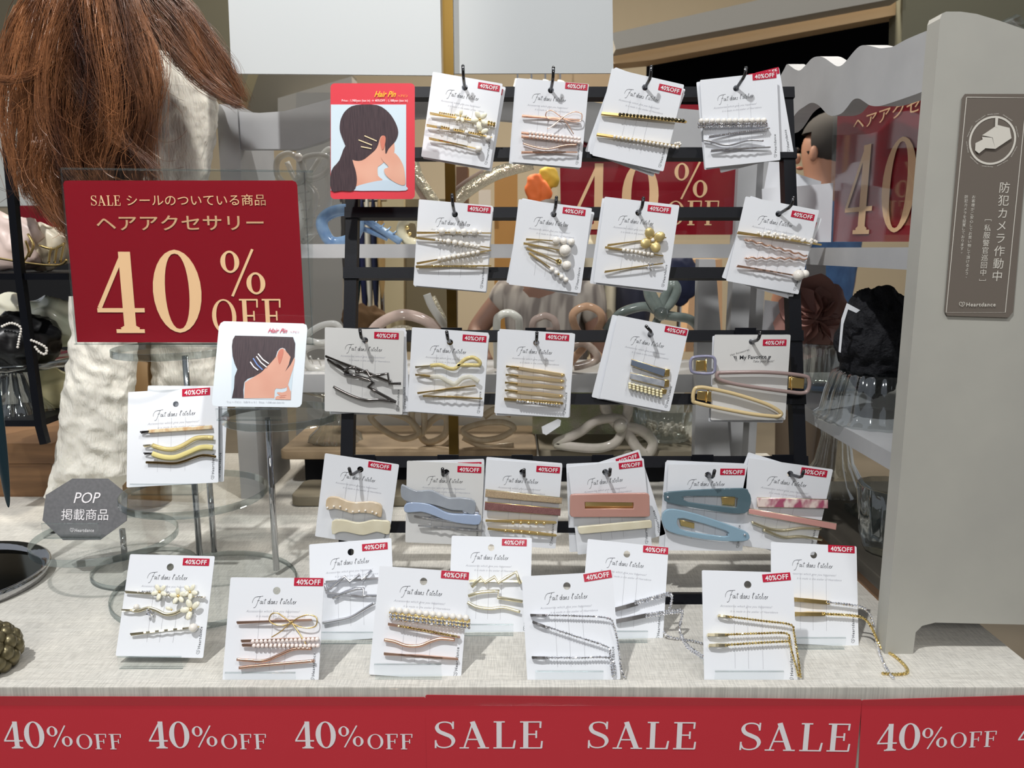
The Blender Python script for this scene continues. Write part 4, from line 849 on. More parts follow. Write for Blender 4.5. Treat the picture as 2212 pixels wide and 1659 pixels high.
# ------------------------------------------------------------------ grey shop units behind
def ppoly(pts_, Y, th, name, m, **k):   # outline at distance Y, real thickness behind it
    q = [P(x, y, Y) for x, y in pts_]; n = len(q); mb = MB(); mb.v = [tuple(p) for p in q] + [(p.x, p.y + th, p.z) for p in q]
    mb.f = [tuple(reversed(range(n))), tuple(range(n, 2 * n))] + [(i, (i + 1) % n, n + (i + 1) % n, n + i) for i in range(n)]
    return mb.build(name, m, **k)
ua = empty('display_unit', (-.03, 1.1, 0), label='grey painted wooden shelf unit with arched top behind the rack', cat='shelf unit'); bpy.context.view_layer.update()
YA = 1.08
arch = [(500, 240), (560, 244), (615, 240), (660, 228), (720, 212), (800, 199), (900, 191), (1000, 189), (1100, 193), (1180, 200), (1250, 213), (1320, 228), (1400, 234), (1465, 234), (1560, 242)] + [(1560, 320), (1465, 318), (1350, 318), (1285, 312), (1200, 286), (1120, 262), (1000, 252), (900, 254), (800, 268), (740, 286), (690, 308), (640, 322), (500, 322)]
kid(ppoly(arch, YA, .016, 'arched_rail', grey), ua)
inset = [(556, 250), (615, 248), (670, 234), (720, 220), (720, 268), (650, 286), (600, 300), (566, 302), (556, 290)]
xL, xR = P(470, 240, YA).x, P(1640, 240, YA).x; xL2, xR2 = P(515, 240, YA).x, P(1580, 240, YA).x
z_t = P(470, 226, YA).z
kid(MB().box((xL, YA - .004, 0), (xL2, YA + .15, z_t)).build('side_panel', grey), ua); kid(MB().box((xR2 + .012, YA - .004, 0), (xR, YA + .02, z_t - .02)).build('side_panel', grey), ua)
for zt, th_ in ((.366, .019), (.183, .026)): kid(MB().box((xL2, YA + .002, zt - th_), (xR2 + .012, YA + .15, zt)).build('shelf_board', grey), ua)
kid(ppoly([(1510, 560), (1545, 560), (1580, 1010), (1500, 1010)], 1.06, .02, 'splayed_leg', grey), ua)

ub = empty('display_unit', (.48, .65, 0), label='grey painted shelf unit on the right with scalloped rail and camera notice', cat='shelf unit'); bpy.context.view_layer.update()
top = [(2044, 25), (2075, 25), (2110, 30), (2160, 45), (2212, 63), (2300, 104), (2420, 170)]
bot = [(2330, 1352), (2020, 1345), (1992, 1352), (1978, 1366), (1972, 1415), (1911, 1415)]
kid(ppoly([(2031, 40), (2035, 29)] + top + bot, .64, .019, 'side_panel', greyw), ub)
def xpoly(pts_, X, th, name, m):
    q = [PX(x, y, X) for x, y in pts_]; n = len(q); mb = MB(); mb.v = [tuple(p) for p in q] + [(p.x + th, p.y, p.z) for p in q]
    mb.f = [tuple(range(n)), tuple(reversed(range(n, 2 * n)))] + [(i, n + i, n + (i + 1) % n, (i + 1) % n) for i in range(n)]
    return mb.build(name, m)
tp = [(2013, 62), (1961, 83.5), (1930.5, 100), (1918, 102.5), (1902.6, 104.3), (1887.5, 101), (1869.7, 97.5), (1857, 100), (1844.4, 111.4), (1826.7, 133), (1816.6, 141.8), (1806.4, 142.3), (1793.8, 134), (1778.6, 124), (1766, 122), (1753.3, 126.6), (1739.3, 141.8), (1728, 151.9), (1717.8, 149.9), (1707.7, 143), (1700, 138.7), (1692.5, 151.9), (1678.6, 174.7), (1655, 200), (1640, 215)]
bt = [(1640, 292), (1690, 285), (1720, 244), (1738, 230), (1753, 222), (1768.5, 227.8), (1786, 245.6), (1798.8, 250.6), (1816.6, 245.6), (1829, 233), (1842, 216.5), (1854.5, 212.7), (1867, 220), (1880, 227.8), (1900, 229), (1930.5, 220), (1981, 202.5), (2001, 193.7)]
sm2 = lambda L_: [(p.x, p.y) for p in cr([(a, b, 0) for a, b in L_], 4)]
kid(xpoly(sm2(tp) + sm2(bt), .3395, .02, 'scalloped_rail', grey), ub)
XB = .3395
kid(MB().box((XB, .659, .342), (.66, 1.12, .361)).build('shelf_board', grey), ub); kid(MB().box((XB, .659, .164), (.66, 1.12, .18)).build('shelf_board', grey), ub)
kid(MB().box((XB, 1.10, 0), (XB + .02, 1.12, .55)).build('rear_post', grey), ub); kid(MB().box((.64, 1.10, 0), (.66, 1.12, .55)).build('rear_post', grey), ub)
# camera notice on the side panel
c = Plane('camera_notice', (2078, 204), (2222, 205), (2040, 682), .6385, .6385, label='brown-grey security camera notice on the right side panel', cat='sign')
notice = mat('notice_taupe', (112, 104, 96), .3, coat=.6); nt_ = mat('notice_white', (214, 210, 200), .5)
sheet(c, [(2084, 203), (2228, 203), (2188, 674), (2178, 686), (2046, 682), (2040, 672), (2078, 212)], notice, 'laminated_sheet', 0, .0006)
AN = T(2020, 190, 3.255); mb = MB()
bd = [c.l(*p) for p in AN((218, 66), (640, 70), (490, 1578), (75, 1578))]; mb.strip(bd + [bd[0]], .0006, .0006)
ccx, ccy = c.l(*AN((400, 370))[0]), 0
rC = c.px(160 / 3.255)
mb.strip([(ccx.x + rC * math.cos(a / 20 * math.pi), ccx.y + rC * math.sin(a / 20 * math.pi)) for a in range(41)], .0016, .0006)
for q in ([(322, 335), (430, 262), (515, 283), (528, 355), (415, 430), (395, 350)], [(392, 352), (415, 430), (335, 425), (322, 345)], [(345, 350), (395, 372), (365, 420), (330, 395)], [(275, 390), (330, 362), (352, 420), (300, 462), (272, 440)], [(415, 200), (435, 200), (430, 282), (412, 275)]):
    mb.poly([(p.x, p.y, .0007 + .00002 * len(mb.f)) for p in [c.l(*a) for a in AN(*q)]])
mb.build('camera_symbol', nt_, c.e)
mb = MB()
mb.strip([c.l(*a) for a in AN((326, 340), (400, 350), (515, 283))], .0004, .0009).strip([c.l(*a) for a in AN((400, 350), (413, 430))], .0004, .0009).strip([c.l(*a) for a in AN((285, 400), (300, 390), (312, 420), (298, 440), (285, 400))], .0007, .0009); mb.build('symbol_lines', notice, c.e)
for k, a in enumerate((95, 60, 20, -25, -60, -95, -130, -165, 160, 125)):
    t = textmesh('security camera'); aa = math.radians(a); R_ = rC * 1.1; w_ = rC * .5
    cc = Vector((ccx.x + R_ * math.cos(aa), ccx.y + R_ * math.sin(aa), 0)); tg = Vector((math.sin(aa), -math.cos(aa), 0)); c.put(t, nt_, cc - tg * w_ / 2, cc + tg * w_ / 2, off=.0006)
def vert(s_, a, b, size, m_):
    p0, p1 = c.l(*AN(a)[0]), c.l(*AN(b)[0]); n = len(s_); sz = size
    for i, ch in enumerate(s_):
        if ch == ' ': continue
        q = p0.lerp(p1, (i + .5) / n); t = textmesh(ch, .01); w_ = t['x1'] - t['x0']; ss = sz
        o = bpy.data.objects.new('lettering', t); COL.objects.link(o); o.parent = c.e
        if not t.materials: t.materials.append(m_)
        o.matrix_local = Matrix.Translation((q.x, q.y, .0006)) @ Matrix.Diagonal((ss, ss, 1, 1)) @ Matrix.Translation((-(t['x0'] + t['x1']) / 2, -(t['y0'] + t['y1']) / 2, 0))
u = c.px(1 / 3.255)
for s_, a, b, z_ in (('防犯カメラ作動中', (490, 655), (430, 1365), 82), ('﹇私服警官巡回中﹈', (372, 905), (328, 1375), 52), ('お客様がご安心してお買い物して頂けるよう、', (270, 752), (215, 1345), 27), ('防犯カメラを設置しております。', (218, 752), (182, 1172), 27)):
    vert(s_, a, b, z_ * u, nt_)
line(c, LOGO, AN((160, 1535))[0], AN((418, 1535))[0], 8.5, nt_)

# hanging white boards and their pole
wb1 = mat('white_board', (186, 190, 191), .45)
pole = MB().box((P(957, 100, .985).x, .985, 0), (P(957, 100, .985).x + .0125, .997, .95)).build('sign_pole', mat('brass_brown', (112, 88, 40), .3, .8), label='brown brass pole standing behind the rack', cat='pole')
ppoly([(489, -90), (949, -90), (954, 160), (950, 163), (515, 159), (503, 154), (499, 142)], .975, .004, 'sign_board', wb1, label='wide blank white board on the left of the brass pole', cat='board', group='blank white boards on the pole')
ppoly([(966, -90), (1322, -90), (1325, 154), (1320, 158), (967, 159)], 1.0, .004, 'sign_board', wb1, label='blank white board on the right of the brass pole', cat='board', group='blank white boards on the pole')
# blank cards standing beyond the rack
for q, Y, lb in (([(1646, 408), (1700, 402), (1700, 540), (1650, 560)], 1.0, 'blank white card behind the right rail of the rack'), ([(1716, 403), (1800, 395), (1795, 523), (1700, 523)], .97, 'blank white card beside the red sign on the right unit'), ([(1662, 345), (1700, 352), (1712, 372), (1774, 392), (1772, 412), (1650, 412)], 1.03, 'tilted white card behind the two blank cards'), ([(1652, 648), (1700, 655), (1698, 900), (1632, 900)], 1.02, 'tall white card standing on the lower right shelf'), ([(1742, 566), (1784, 568), (1784, 640), (1742, 640)], 1.04, 'small white card above the pink bow')):
    ppoly(q, Y, .0012, 'blank_card', card_m, label=lb, cat='card')

# ------------------------------------------------------------------ mannequin with wig and blouse
def loft(rows, Y, dr, nz, amp, freq, seed, mname, par, name, m, n=150, yoff=0., rx=1.):
    """rows: (y, xl, xr) in photo pixels at distance Y; elliptical sections with fabric crumples"""
    def at(t):
        k = t * (len(rows) - 1); i = min(int(k), len(rows) - 2); f = k - i; f = f * f * (3 - 2 * f)
        a, b = rows[i], rows[i + 1]; return [a[j] + (b[j] - a[j]) * f for j in range(3)]
    def fn(u, v):
        y, xl, xr = at(u); a = P(xl, y, Y); b = P(xr, y, Y); cx = (a.x + b.x) / 2; hw = (b.x - a.x) / 2; th = 2 * math.pi * v
        d = Vector((math.cos(th), -math.sin(th), 0)); q = Vector((cx, Y + yoff, a.z)) + Vector((d.x * hw, d.y * hw * dr, 0))
        s_ = noise.noise(Vector((q.x * freq[0], q.y * freq[0], q.z * freq[1])) + Vector((seed, 0, 0))) + .5 * noise.noise(Vector((q.x * freq[0] * 2.3, q.y * freq[0] * 2.3, q.z * freq[1] * 2.1)) + Vector((0, seed, 0)))
        s_ += .7 * (1 - abs(noise.noise(Vector((q.x * freq[0] * .8 + q.z * 12, q.y * 20, q.z * freq[1] * .6 - q.x * 14)) + Vector((3, seed, 1)))) * 3)
        return q + d * amp * s_ * min(1, 6 * u + .2) * min(1, 6 * (1 - u) + .2)
    mb = MB().grid(fn, nz, n, wrap=True)
    k = len(mb.v); mb.f.append(tuple(range(n))[::-1]); mb.f.append(tuple(range(k - n, k)))
    return mb.build(name, m, par, smooth=True)
gauze = mat('white_gauze', (238, 234, 222), .85, sss=.1, bump=((420, 420, 90), .9, .002))
man = empty('mannequin', (0, 0, 0), label='mannequin bust seen from behind, long brown wig and white crinkled blouse', cat='mannequin')
loft([(112, 190, 362), (120, 120, 385), (140, 70, 412), (165, 40, 442), (195, 22, 462), (240, 14, 468), (300, 20, 462), (360, 28, 450), (430, 70, 438), (480, 160, 430), (620, 175, 425), (720, 175, 430)], 1.045, .42, 200, .0022, (75, 60), 1., None, man, 'blouse', gauze, n=260)
loft([(640, 150, 300), (740, 152, 290), (820, 146, 290), (900, 132, 290), (980, 118, 288), (1020, 112, 284), (1050, 104, 262), (1072, 96, 215)], .98, .45, 180, .0044, (44, 46), 5., None, man, 'sleeve', gauze, n=150)
loft([(700, 325, 470), (800, 332, 470), (900, 338, 470), (1030, 345, 460)], 1.03, .4, 110, .0036, (48, 50), 9., None, man, 'blouse_hem', gauze, n=80)
wood = mat('brown_oak', (150, 112, 76), .5, var=((98, 70, 46), (5, 5, 60), 5, .2)); wood2 = mat('light_oak', (178, 146, 104), .5, var=((150, 118, 80), (50, 50, 7), 4, .25))
a, b = P(258, 700, 1.05), P(366, 1060, 1.05)
MB().tube([(P(312, 1000, 1.06).x, 1.06, .0), (P(312, 700, 1.06).x, 1.06, .30)], .032, 24).build('wooden_body', wood2, man, smooth=True)
ball = MB().ball(P(178, -150, 1.0) + Vector((0, .01, 0)), .085, 20, 14, sc=(.9, 1.05, 1.15)); ball.tube([P(190, 150, 1.01), P(180, -90, 1.0)], .045, 16); ball.build('head', mat('mannequin_skin', (206, 176, 150), .5), man, smooth=True)
# wig: locks of single strands over a darker under-layer
hairm = mat('hair_brown', (168, 112, 72), .32, var=((68, 36, 22), (34, 34, 5), 4, .16)); hairm.node_tree.nodes['Principled BSDF'].inputs['Specular IOR Level'].default_value = .9
hairdk = mat('hair_under', (62, 34, 22), .6)
LOCKS = [  # guide pixels, spread px at root, mid, tip, strands, depth at root/tip
 ([(150, -60), (120, 60), (95, 180), (80, 300), (75, 400), (110, 480)], 45, 40, 22, 300, .90, .90), ([(170, -60), (150, 80), (130, 200), (120, 320), (140, 430), (165, 500)], 45, 42, 18, 300, .885, .89),
 ([(190, -60), (190, 80), (175, 200), (160, 300), (180, 400), (200, 470)], 42, 42, 20, 300, .88, .885), ([(210, -60), (225, 60), (240, 180), (235, 290), (215, 380), (240, 440)], 42, 40, 22, 300, .875, .88),
 ([(230, -60), (260, 50), (290, 150), (300, 240), (285, 330), (300, 420)], 40, 36, 24, 300, .88, .885), ([(250, -60), (280, 30), (315, 100), (332, 180), (322, 270), (330, 400)], 40, 26, 16, 260, .89, .89),
 ([(140, -60), (90, 40), (60, 140), (45, 240), (40, 340), (60, 440)], 40, 34, 16, 240, .905, .91), ([(120, -60), (60, 20), (25, 100), (5, 190), (10, 280), (35, 380)], 36, 22, 14, 170, .915, .92),
 ([(130, -40), (150, 60), (110, 130), (60, 165), (10, 172), (-30, 160)], 36, 16, 8, 130, .87, .88), ([(200, -60), (180, 50), (160, 150), (195, 230), (240, 300), (290, 330)], 30, 22, 10, 160, .87, .87),
 ([(160, -60), (175, 60), (200, 160), (215, 230), (200, 300), (170, 360)], 34, 26, 14, 200, .866, .872), ([(180, -60), (120, 90), (105, 220), (130, 330), (170, 400), (230, 440)], 34, 26, 12, 200, .87, .875),
 ([(240, -60), (300, 20), (340, 60), (395, 130), (450, 190), (535, 240)], 34, 24, 12, 330, .93, .95), ([(280, -60), (350, 0), (400, 70), (440, 140), (480, 190), (515, 232)], 30, 22, 14, 330, .935, .955), ([(300, -60), (390, 10), (440, 70), (480, 130), (505, 180), (530, 225)], 26, 18, 14, 200, .94, .96),
 ([(210, -60), (250, 90), (230, 200), (260, 300), (320, 360), (335, 420)], 34, 24, 12, 160, .872, .88), ([(100, 300), (90, 380), (110, 440), (140, 490), (160, 520), (170, 560)], 22, 18, 8, 160, .88, .89)]
rh = random.Random(11); mb = MB()
for (g, w0, w1, w2, n, y0, y1) in LOCKS:
    for s_ in range(int(n * 1.5)):
        u = rh.gauss(0, .5); w_ = rh.gauss(0, .5); ph = rh.random() * 6.3; fr = rh.uniform(4, 9); am = rh.uniform(0, 10); st = rh.random() ** 3 * .25; en = 1 - rh.random() ** 2 * .35; q = []
        cl = [rh.gauss(0, 1) * 3 + 8 * math.sin(i * 1.5 + int(u * 5) * 2.1 + w0) for i in range(len(g))]
        for i, (x, y) in enumerate(g):
            t = i / (len(g) - 1); wd = (w0 + (w1 - w0) * t * 2) if t < .5 else (w1 + (w2 - w1) * (t - .5) * 2)
            q.append(P(x + u * wd + am * math.sin(fr * t + ph) + cl[i], y + rh.gauss(0, 5), y0 + (y1 - y0) * t + w_ * wd * .0006))
        q = cr(q, 4); q = q[int(st * len(q)):max(int(en * len(q)), 6)]
        r0 = rh.choice((.00016, .00022, .00032)); L_ = len(q); mb.tube(q, [r0 * (1 - .6 * (i / L_) ** 2) for i in range(L_)], 3)
hair = mb.build('wig_hair', hairm, man, smooth=True, kind='stuff')
mb = MB()
for _ in range(170):   # stray flyaway hairs
    x, y = rh.uniform(20, 340), rh.uniform(0, 420); a = rh.uniform(-1.2, 1.2) + math.pi / 2; ln = rh.uniform(50, 150); b = rh.uniform(-.01, .01); q = []
    for i in range(8): q.append(P(x, y, .85)); x += math.cos(a) * ln / 8; y += math.sin(a) * ln / 8; a += b * ln / 4 + rh.gauss(0, .12)
    mb.tube(cr(q, 2), .00018, 3)
mb.build('stray_hairs', hairm, man, kind='stuff')
def capb(name, rows, Y, dr): return loft(rows, Y, dr, 40, .001, (20, 20), 2., None, man, name, hairdk, n=40)
capb('wig_underlayer', [(-200, 150, 220), (-150, 90, 270), (-60, 70, 300), (40, 60, 318), (150, 40, 322), (250, 35, 318), (340, 45, 315), (420, 70, 300), (480, 110, 240)], .925, .22)

# ------------------------------------------------------------------ left wire shelf and what it holds
ls = empty('wire_shelf', P(60, 750, .97), label='black metal wire shelf at the left edge with ribbons and clips', cat='shelf'); bpy.context.view_layer.update()
kid(MB().tube([P(16, 300, .97), P(42, 580, .965), P(72, 800, .96), P(88, 920, .955), P(98, 958, .955)], .0065, 4).build('post', black), ls)
z1 = P(40, 590, .97).z; z2 = P(80, 910, .95).z
kid(MB().box((P(-60, 580, .97).x, .965, z1 - .008), (P(150, 580, .97).x, 1.12, z1)).build('shelf_board', black), ls)
kid(MB().box((P(-60, 905, .955).x, .955, z2 - .008), (P(88, 905, .955).x, 1.11, z2)).build('shelf_board', black), ls)
kid(MB().tube([P(88, 912, .955), P(150, 885, 1.10)], .005, 4).build('brace', black), ls)
kid(MB().tube([P(36, 440, .97), P(20, 300, 1.1)], .005, 4).build('post', black), ls)
crate = empty('wooden_crate', P(40, 1060, 1.10), label='brown wooden crate under the black wire shelf', cat='crate'); bpy.context.view_layer.update()
zc = P(40, 958, 1.08).z; xr_ = P(116, 1000, 1.08).x
kid(MB().box((-.95, 1.08, .052), (xr_, 1.30, zc)).build('plank', wood), crate); kid(MB().box((-.95, 1.085, 0), (xr_ - .008, 1.30, .050)).build('plank', wood), crate)
satin = mat('ivory_satin', (240, 232, 214), .35, sss=.1, var=((226, 214, 186), (20, 20, 20), 2, .2)); pinksatin = mat('pale_pink_satin', (236, 214, 204), .4); blk = mat('black_satin', (16, 16, 18), .35)
def blob(name, x, y, w, h, Y, m, label, cat='hair clip', seed=1, amp=.5, par=None, group=None, dep=.6, f=30, n=48):
    c0 = P(x, y, Y); rw = (P(x + w / 2, y, Y) - P(x - w / 2, y, Y)).length / 2; rz = (P(x, y - h / 2, Y) - P(x, y + h / 2, Y)).length / 2
    def fn(u, v):
        th = math.pi * (.001 + .998 * u); ph = 2 * math.pi * v; d = Vector((math.sin(th) * math.cos(ph), math.sin(th) * math.sin(ph) * dep, math.cos(th)))
        q = Vector((d.x * rw, d.y * rw, d.z * rz)); s_ = noise.noise(q * f + Vector((seed * 7.1, seed, 0))) + .6 * (1 - 2.5 * abs(noise.noise(q * f * 1.4 + Vector((seed, 3, 5)))))
        return c0 + q * (1 + amp * s_)
    o = MB().grid(fn, n // 2, n, wrap=True).build(name, m, par, smooth=True)
    if label: setp(o, label, cat, group)
    return o
blob('ribbon_bow', 30, 520, 120, 110, 1.02, pinksatin, 'pale pink satin bow with gold wire on the upper wire shelf', 'hair bow', 2, .35)
blob('ribbon_bow', 95, 530, 120, 90, 1.04, satin, 'ivory satin bow behind the black post on the wire shelf', 'hair bow', 4, .35)
e = empty('claw_clip', P(60, 540, .99), label='gold wire claw clip on the upper wire shelf by the post', cat='hair clip'); bpy.context.view_layer.update()
for q in ([(-20, 555), (10, 560), (40, 565), (90, 572), (130, 572), (145, 560)], [(55, 520), (62, 545), (50, 565), (40, 570)], [(60, 505), (72, 530), (62, 555)], [(105, 568), (108, 545), (112, 535)], [(118, 568), (122, 540), (126, 532)], [(130, 566), (136, 538), (138, 530)], [(85, 530), (115, 538), (140, 525)]):
    kid(MB().tube(cr([P(x, y, .99) for x, y in q], 4), .0016, 6).build('wire', gold, smooth=True), e)
e = empty('ribbon_scrunchie', P(60, 740, 1.0), label='black satin scrunchie trimmed with a string of small pearls', cat='scrunchie'); bpy.context.view_layer.update()
o = blob('fabric', 25, 745, 175, 110, 1.0, blk, None, None, 6, .3, dep=.8); kid(o, e)
for q in ([(5, 705), (25, 698), (45, 708), (42, 730), (38, 752)], [(68, 735), (85, 742), (100, 752), (98, 765), (85, 760), (75, 748)]):
    mb = MB()
    for p in along(cr([P(x, y, .958) for x, y in q], 6), .0034): mb.ball(p, .0018, 8, 5)
    kid(mb.build('pearl_string', pearl, smooth=True), e)
blob('claw_clip', 110, 700, 110, 100, 1.06, mat('mother_of_pearl', (226, 226, 206), .2, coat=.7, var=((206, 214, 190), (40, 40, 40), 3, .2)), 'pearly claw clip with pearl edge behind the black scrunchie', 'hair clip', 8, .4)
blob('claw_clip', 25, 665, 70, 60, 1.07, petal, 'small cream claw clip at the back of the wire shelf', 'hair clip', 9, .3)
blob('ribbon_bow', 118, 850, 80, 110, 1.04, mat('pale_yellow_organza', (232, 224, 176), .4), 'pale yellow organza bow on the lower wire shelf', 'hair bow', 12, .35)
ck = empty('cake_stand', P(30, 900, 1.02), label='pressed glass cake stand on the lower wire shelf', cat='cake stand'); bpy.context.view_layer.update()
pc = P(25, 795, 1.02); hz = pc.z - z2
kid(MB().lathe([(.001, hz), (.082, hz + .004), (.088, hz + .012), (.084, hz + .014), (.03, hz + .006), (.001, hz + .006)], Vector((pc.x, pc.y, z2)), 48, .02, 24).build('plate', glass, smooth=True), ck)
kid(MB().lathe([(.05, 0), (.048, .006), (.034, .02), (.024, .045), (.02, hz - .004), (.03, hz)], Vector((pc.x, pc.y, z2)), 64, .07, 16).build('foot', glass, smooth=True), ck)
e = empty('round_tray', G(-60, 1250, .0), label='round black mirror tray with silver rim at the left edge', cat='tray'); bpy.context.view_layer.update()
tc_ = G(-112, 1250, .008); kid(MB().lathe([(.001, .006), (.088, .006), (.088, 0), (.001, 0)], Vector((tc_.x, tc_.y, 0)), 64).build('mirror_plate', mat('dark_mirror', (50, 54, 56), .06, 1)), e)
kid(MB().lathe([(.087, .006), (.094, .014), (.097, .013), (.094, .002), (.088, .0)], Vector((tc_.x, tc_.y, 0)), 64).build('rim', chrome, smooth=True), e)
e = empty('ornament', G(10, 1465, 0), label='bronze leaf-scaled ornament at the lower left corner', cat='ornament'); bpy.context.view_layer.update()
bronze = mat('aged_bronze', (112, 104, 78), .35, .7); o0 = G(0, 1462, 0) + Vector((-.0165, .012, 0)); 
rb = random.Random(5)
for i in range(6):
    for j in range(10):
        th = .35 + i * .38; ph = 2 * math.pi * (j + .5 * (i % 2)) / 10; R0 = .022
        cpt = o0 + Vector((R0 * math.sin(th) * math.cos(ph), R0 * math.sin(th) * math.sin(ph), .018 + R0 * .8 * math.cos(th)))
        mb = MB().ball(cpt, .0062, 8, 6, sc=(1, 1, 1.1)); kid(mb.build('scale', bronze, smooth=True), e)
MB()
blob('mirror_frame', -6, 890, 26, 420, .80, mat('dark_teal_plastic', (20, 40, 48), .3), 'dark teal rounded frame cut by the left edge', 'mirror', 3, .0, dep=.5)

# ------------------------------------------------------------------ claw clips, bowls and boards behind the rack
def acet(n, rgb, rgb2=None, op=.55): return mat(n, rgb, .1, coat=.6, var=(rgb2 or rgb, (60, 60, 60), 2, .2), clear=((236, 234, 230), op, .4))
a_clear = acet('clear_claw', (222, 224, 222), None, .35); a_pink = acet('pinkish_claw', (206, 186, 176), (190, 170, 160), .6); a_blue = acet('blue_marble_claw', (140, 170, 200), (100, 134, 176), .8)
a_white = mat('white_claw', (232, 232, 222), .12, coat=.8); a_peach = acet('peach_claw', (226, 184, 150), (206, 166, 134), .75); a_green = mat('grey_green_claw', (104, 116, 112), .12, coat=.8, var=((130, 140, 134), (60, 60, 60), 2, .2)); a_cream = mat('cream_claw', (226, 220, 190), .15, coat=.7)
a_irid = mat('iridescent_claw', (196, 188, 180), .1, coat=.8, var=((176, 172, 158), (50, 50, 50), 3, .2)); a_champ = acet('champagne_claw', (220, 204, 176), (200, 180, 150), .7); a_crys = mat('crystal_paved', (214, 206, 180), .1, .7, bump=((500, 500, 500), 1., .003))
def clip(label, Y, loops, m, r, teeth=None, group='claw clips on the grey unit', flat=.7, extra=None):
    x, y = loops[0][0][0]; e = empty('claw_clip', P(x, y, Y), label=label, cat='hair clip', group=group); bpy.context.view_layer.update()
    for i, lp in enumerate(loops):
        q, closed = lp[0], lp[1]; rr = lp[2] if len(lp) > 2 else r
        pp = cr([P(a, b, Y + .0035 * i) for a, b in q], 6, closed); kid(MB().tube(pp, rr, 8, closed=closed, flat=flat, up=(0, 1, 0)).build('claw_loop', lp[3] if len(lp) > 3 else m, smooth=True), e)
    if teeth:
        for (x0, y0, x1, y1, n, dx, dy) in teeth:
            for i in range(n):
                t = i / max(1, n - 1); a, b = x0 + (x1 - x0) * t, y0 + (y1 - y0) * t
                kid(MB().tube([P(a, b, Y), P(a + dx * .5, b + dy * .4, Y + .006), P(a + dx, b + dy, Y + .012)], [.0016, .0014, .0008], 6).build('tooth', m, smooth=True), e)
    if extra:
        for (x, y, r_, mm) in extra: kid(MB().ball(P(x, y, Y - .004), r_, 12, 8).build('bead', mm, smooth=True), e)
    return e
clip('large clear plastic claw clip with ribbon loops left of the red photo card', 1.13, [([(600, 345), (625, 332), (650, 350), (655, 385), (625, 400), (600, 380)], True), ([(655, 345), (690, 335), (712, 345), (700, 375), (665, 385)], True), ([(640, 380), (680, 420), (670, 470), (655, 520), (700, 470), (712, 410), (705, 360)], False, .006), ([(600, 400), (640, 430), (650, 480), (648, 522)], False, .006), ([(620, 350), (650, 395), (700, 330), (715, 322)], False, .004)], a_clear, .0045, [(640, 400, 660, 510, 7, 42, -10)], extra=[(645, 340, .006, pearl)])
clip('blue marbled claw clip standing behind the left rail of the rack', 1.12, [([(700, 500), (697, 475), (720, 458), (755, 455), (775, 480), (760, 515), (720, 524)], True, .009), ([(765, 465), (800, 482), (835, 503), (866, 524)], False, .0055), ([(770, 490), (800, 500), (838, 516)], False, .004)], a_blue, .007, [(780, 470, 850, 505, 6, 8, -8)])
clip('cream claw clip with gold specks beside the blue one', 1.13, [([(905, 478), (882, 472), (868, 490), (872, 512), (895, 525), (910, 512)], True, .0075)], a_cream, .007, extra=[(880, 492, .003, gold), (885, 505, .0025, gold)])
clip('long crystal paved clip leaning right of the red photo card', 1.14, [([(893, 350), (905, 385), (925, 415), (945, 445)], False, .008), ([(888, 360), (900, 405), (930, 450)], False, .004, a_pink)], a_crys, .008)
clip('gem covered clip rising to the right under the flower pin card', 1.14, [([(975, 445), (1000, 420), (1035, 395), (1080, 372), (1150, 352)], False, .010), ([(970, 425), (1000, 398), (1045, 370)], False, .004, a_pink)], a_crys, .008)
ZL = .183
clip('clear claw clip at the left end of the lower shelf', 1.11, [([(660, 730), (690, 705), (725, 700), (735, 720), (700, 740)], True, .005), ([(655, 760), (690, 745), (730, 760), (715, 795), (670, 795)], True, .006), ([(650, 780), (680, 800), (730, 805), (780, 800)], False, .005)], a_clear, .006, [(670, 770, 740, 790, 5, 6, 16)])
clip('pinkish arched claw clip with crystals on the lower shelf', 1.12, [([(795, 790), (800, 730), (820, 700), (865, 680), (910, 688), (945, 712), (960, 745), (965, 795)], False, .0085), ([(835, 790), (835, 735), (862, 712), (900, 722), (925, 760), (930, 795)], False, .007, a_crys)], a_pink, .008)
clip('pale crystal claw clip standing upright beside the brass pole', 1.11, [([(922, 635), (932, 660), (948, 685), (968, 712)], False, .006, a_clear), ([(935, 640), (955, 680), (975, 718)], False, .004)], a_crys, .006)
clip('white ring-shaped claw clip on the lower shelf', 1.11, [([(1075, 795), (1073, 700), (1080, 682), (1098, 676), (1116, 684), (1122, 702), (1120, 795)], False, .006)], a_white, .006)
clip('pale pink ring claw clip on the lower shelf', 1.12, [([(1150, 795), (1150, 705), (1165, 686), (1185, 684), (1202, 705), (1205, 795)], False, .0055), ([(1155, 712), (1200, 712)], False, .003)], a_pink, .006)
clip('peach figure-eight claw clip on the lower shelf', 1.11, [([(1262, 740), (1240, 700), (1240, 675), (1268, 662), (1296, 675), (1298, 700), (1270, 740), (1235, 780), (1225, 798)], False, .0062), ([(1270, 740), (1300, 775), (1345, 800)], False, .006)], a_peach, .006)
clip('grey-green bow claw clip on the right of the lower shelf', 1.10, [([(1425, 678), (1402, 645), (1398, 615), (1412, 640), (1428, 672)], True, .006), ([(1428, 672), (1438, 635), (1452, 612), (1462, 625), (1452, 650)], True, .007), ([(1425, 675), (1395, 662), (1350, 672), (1325, 692), (1310, 715)], False, .0072), ([(1432, 680), (1460, 684), (1490, 690), (1510, 712), (1508, 750)], False, .0072), ([(1425, 680), (1415, 700), (1400, 715)], False, .006)], a_green, .007, extra=[(1428, 677, .0105, a_green)])
clip('small marbled claw clip lying on the lower shelf', 1.10, [([(1238, 745), (1262, 742), (1285, 760), (1288, 778), (1255, 790), (1240, 792)], False, .006)], acet('marbled_rose_claw', (170, 146, 130), (206, 190, 176), .9), .006)
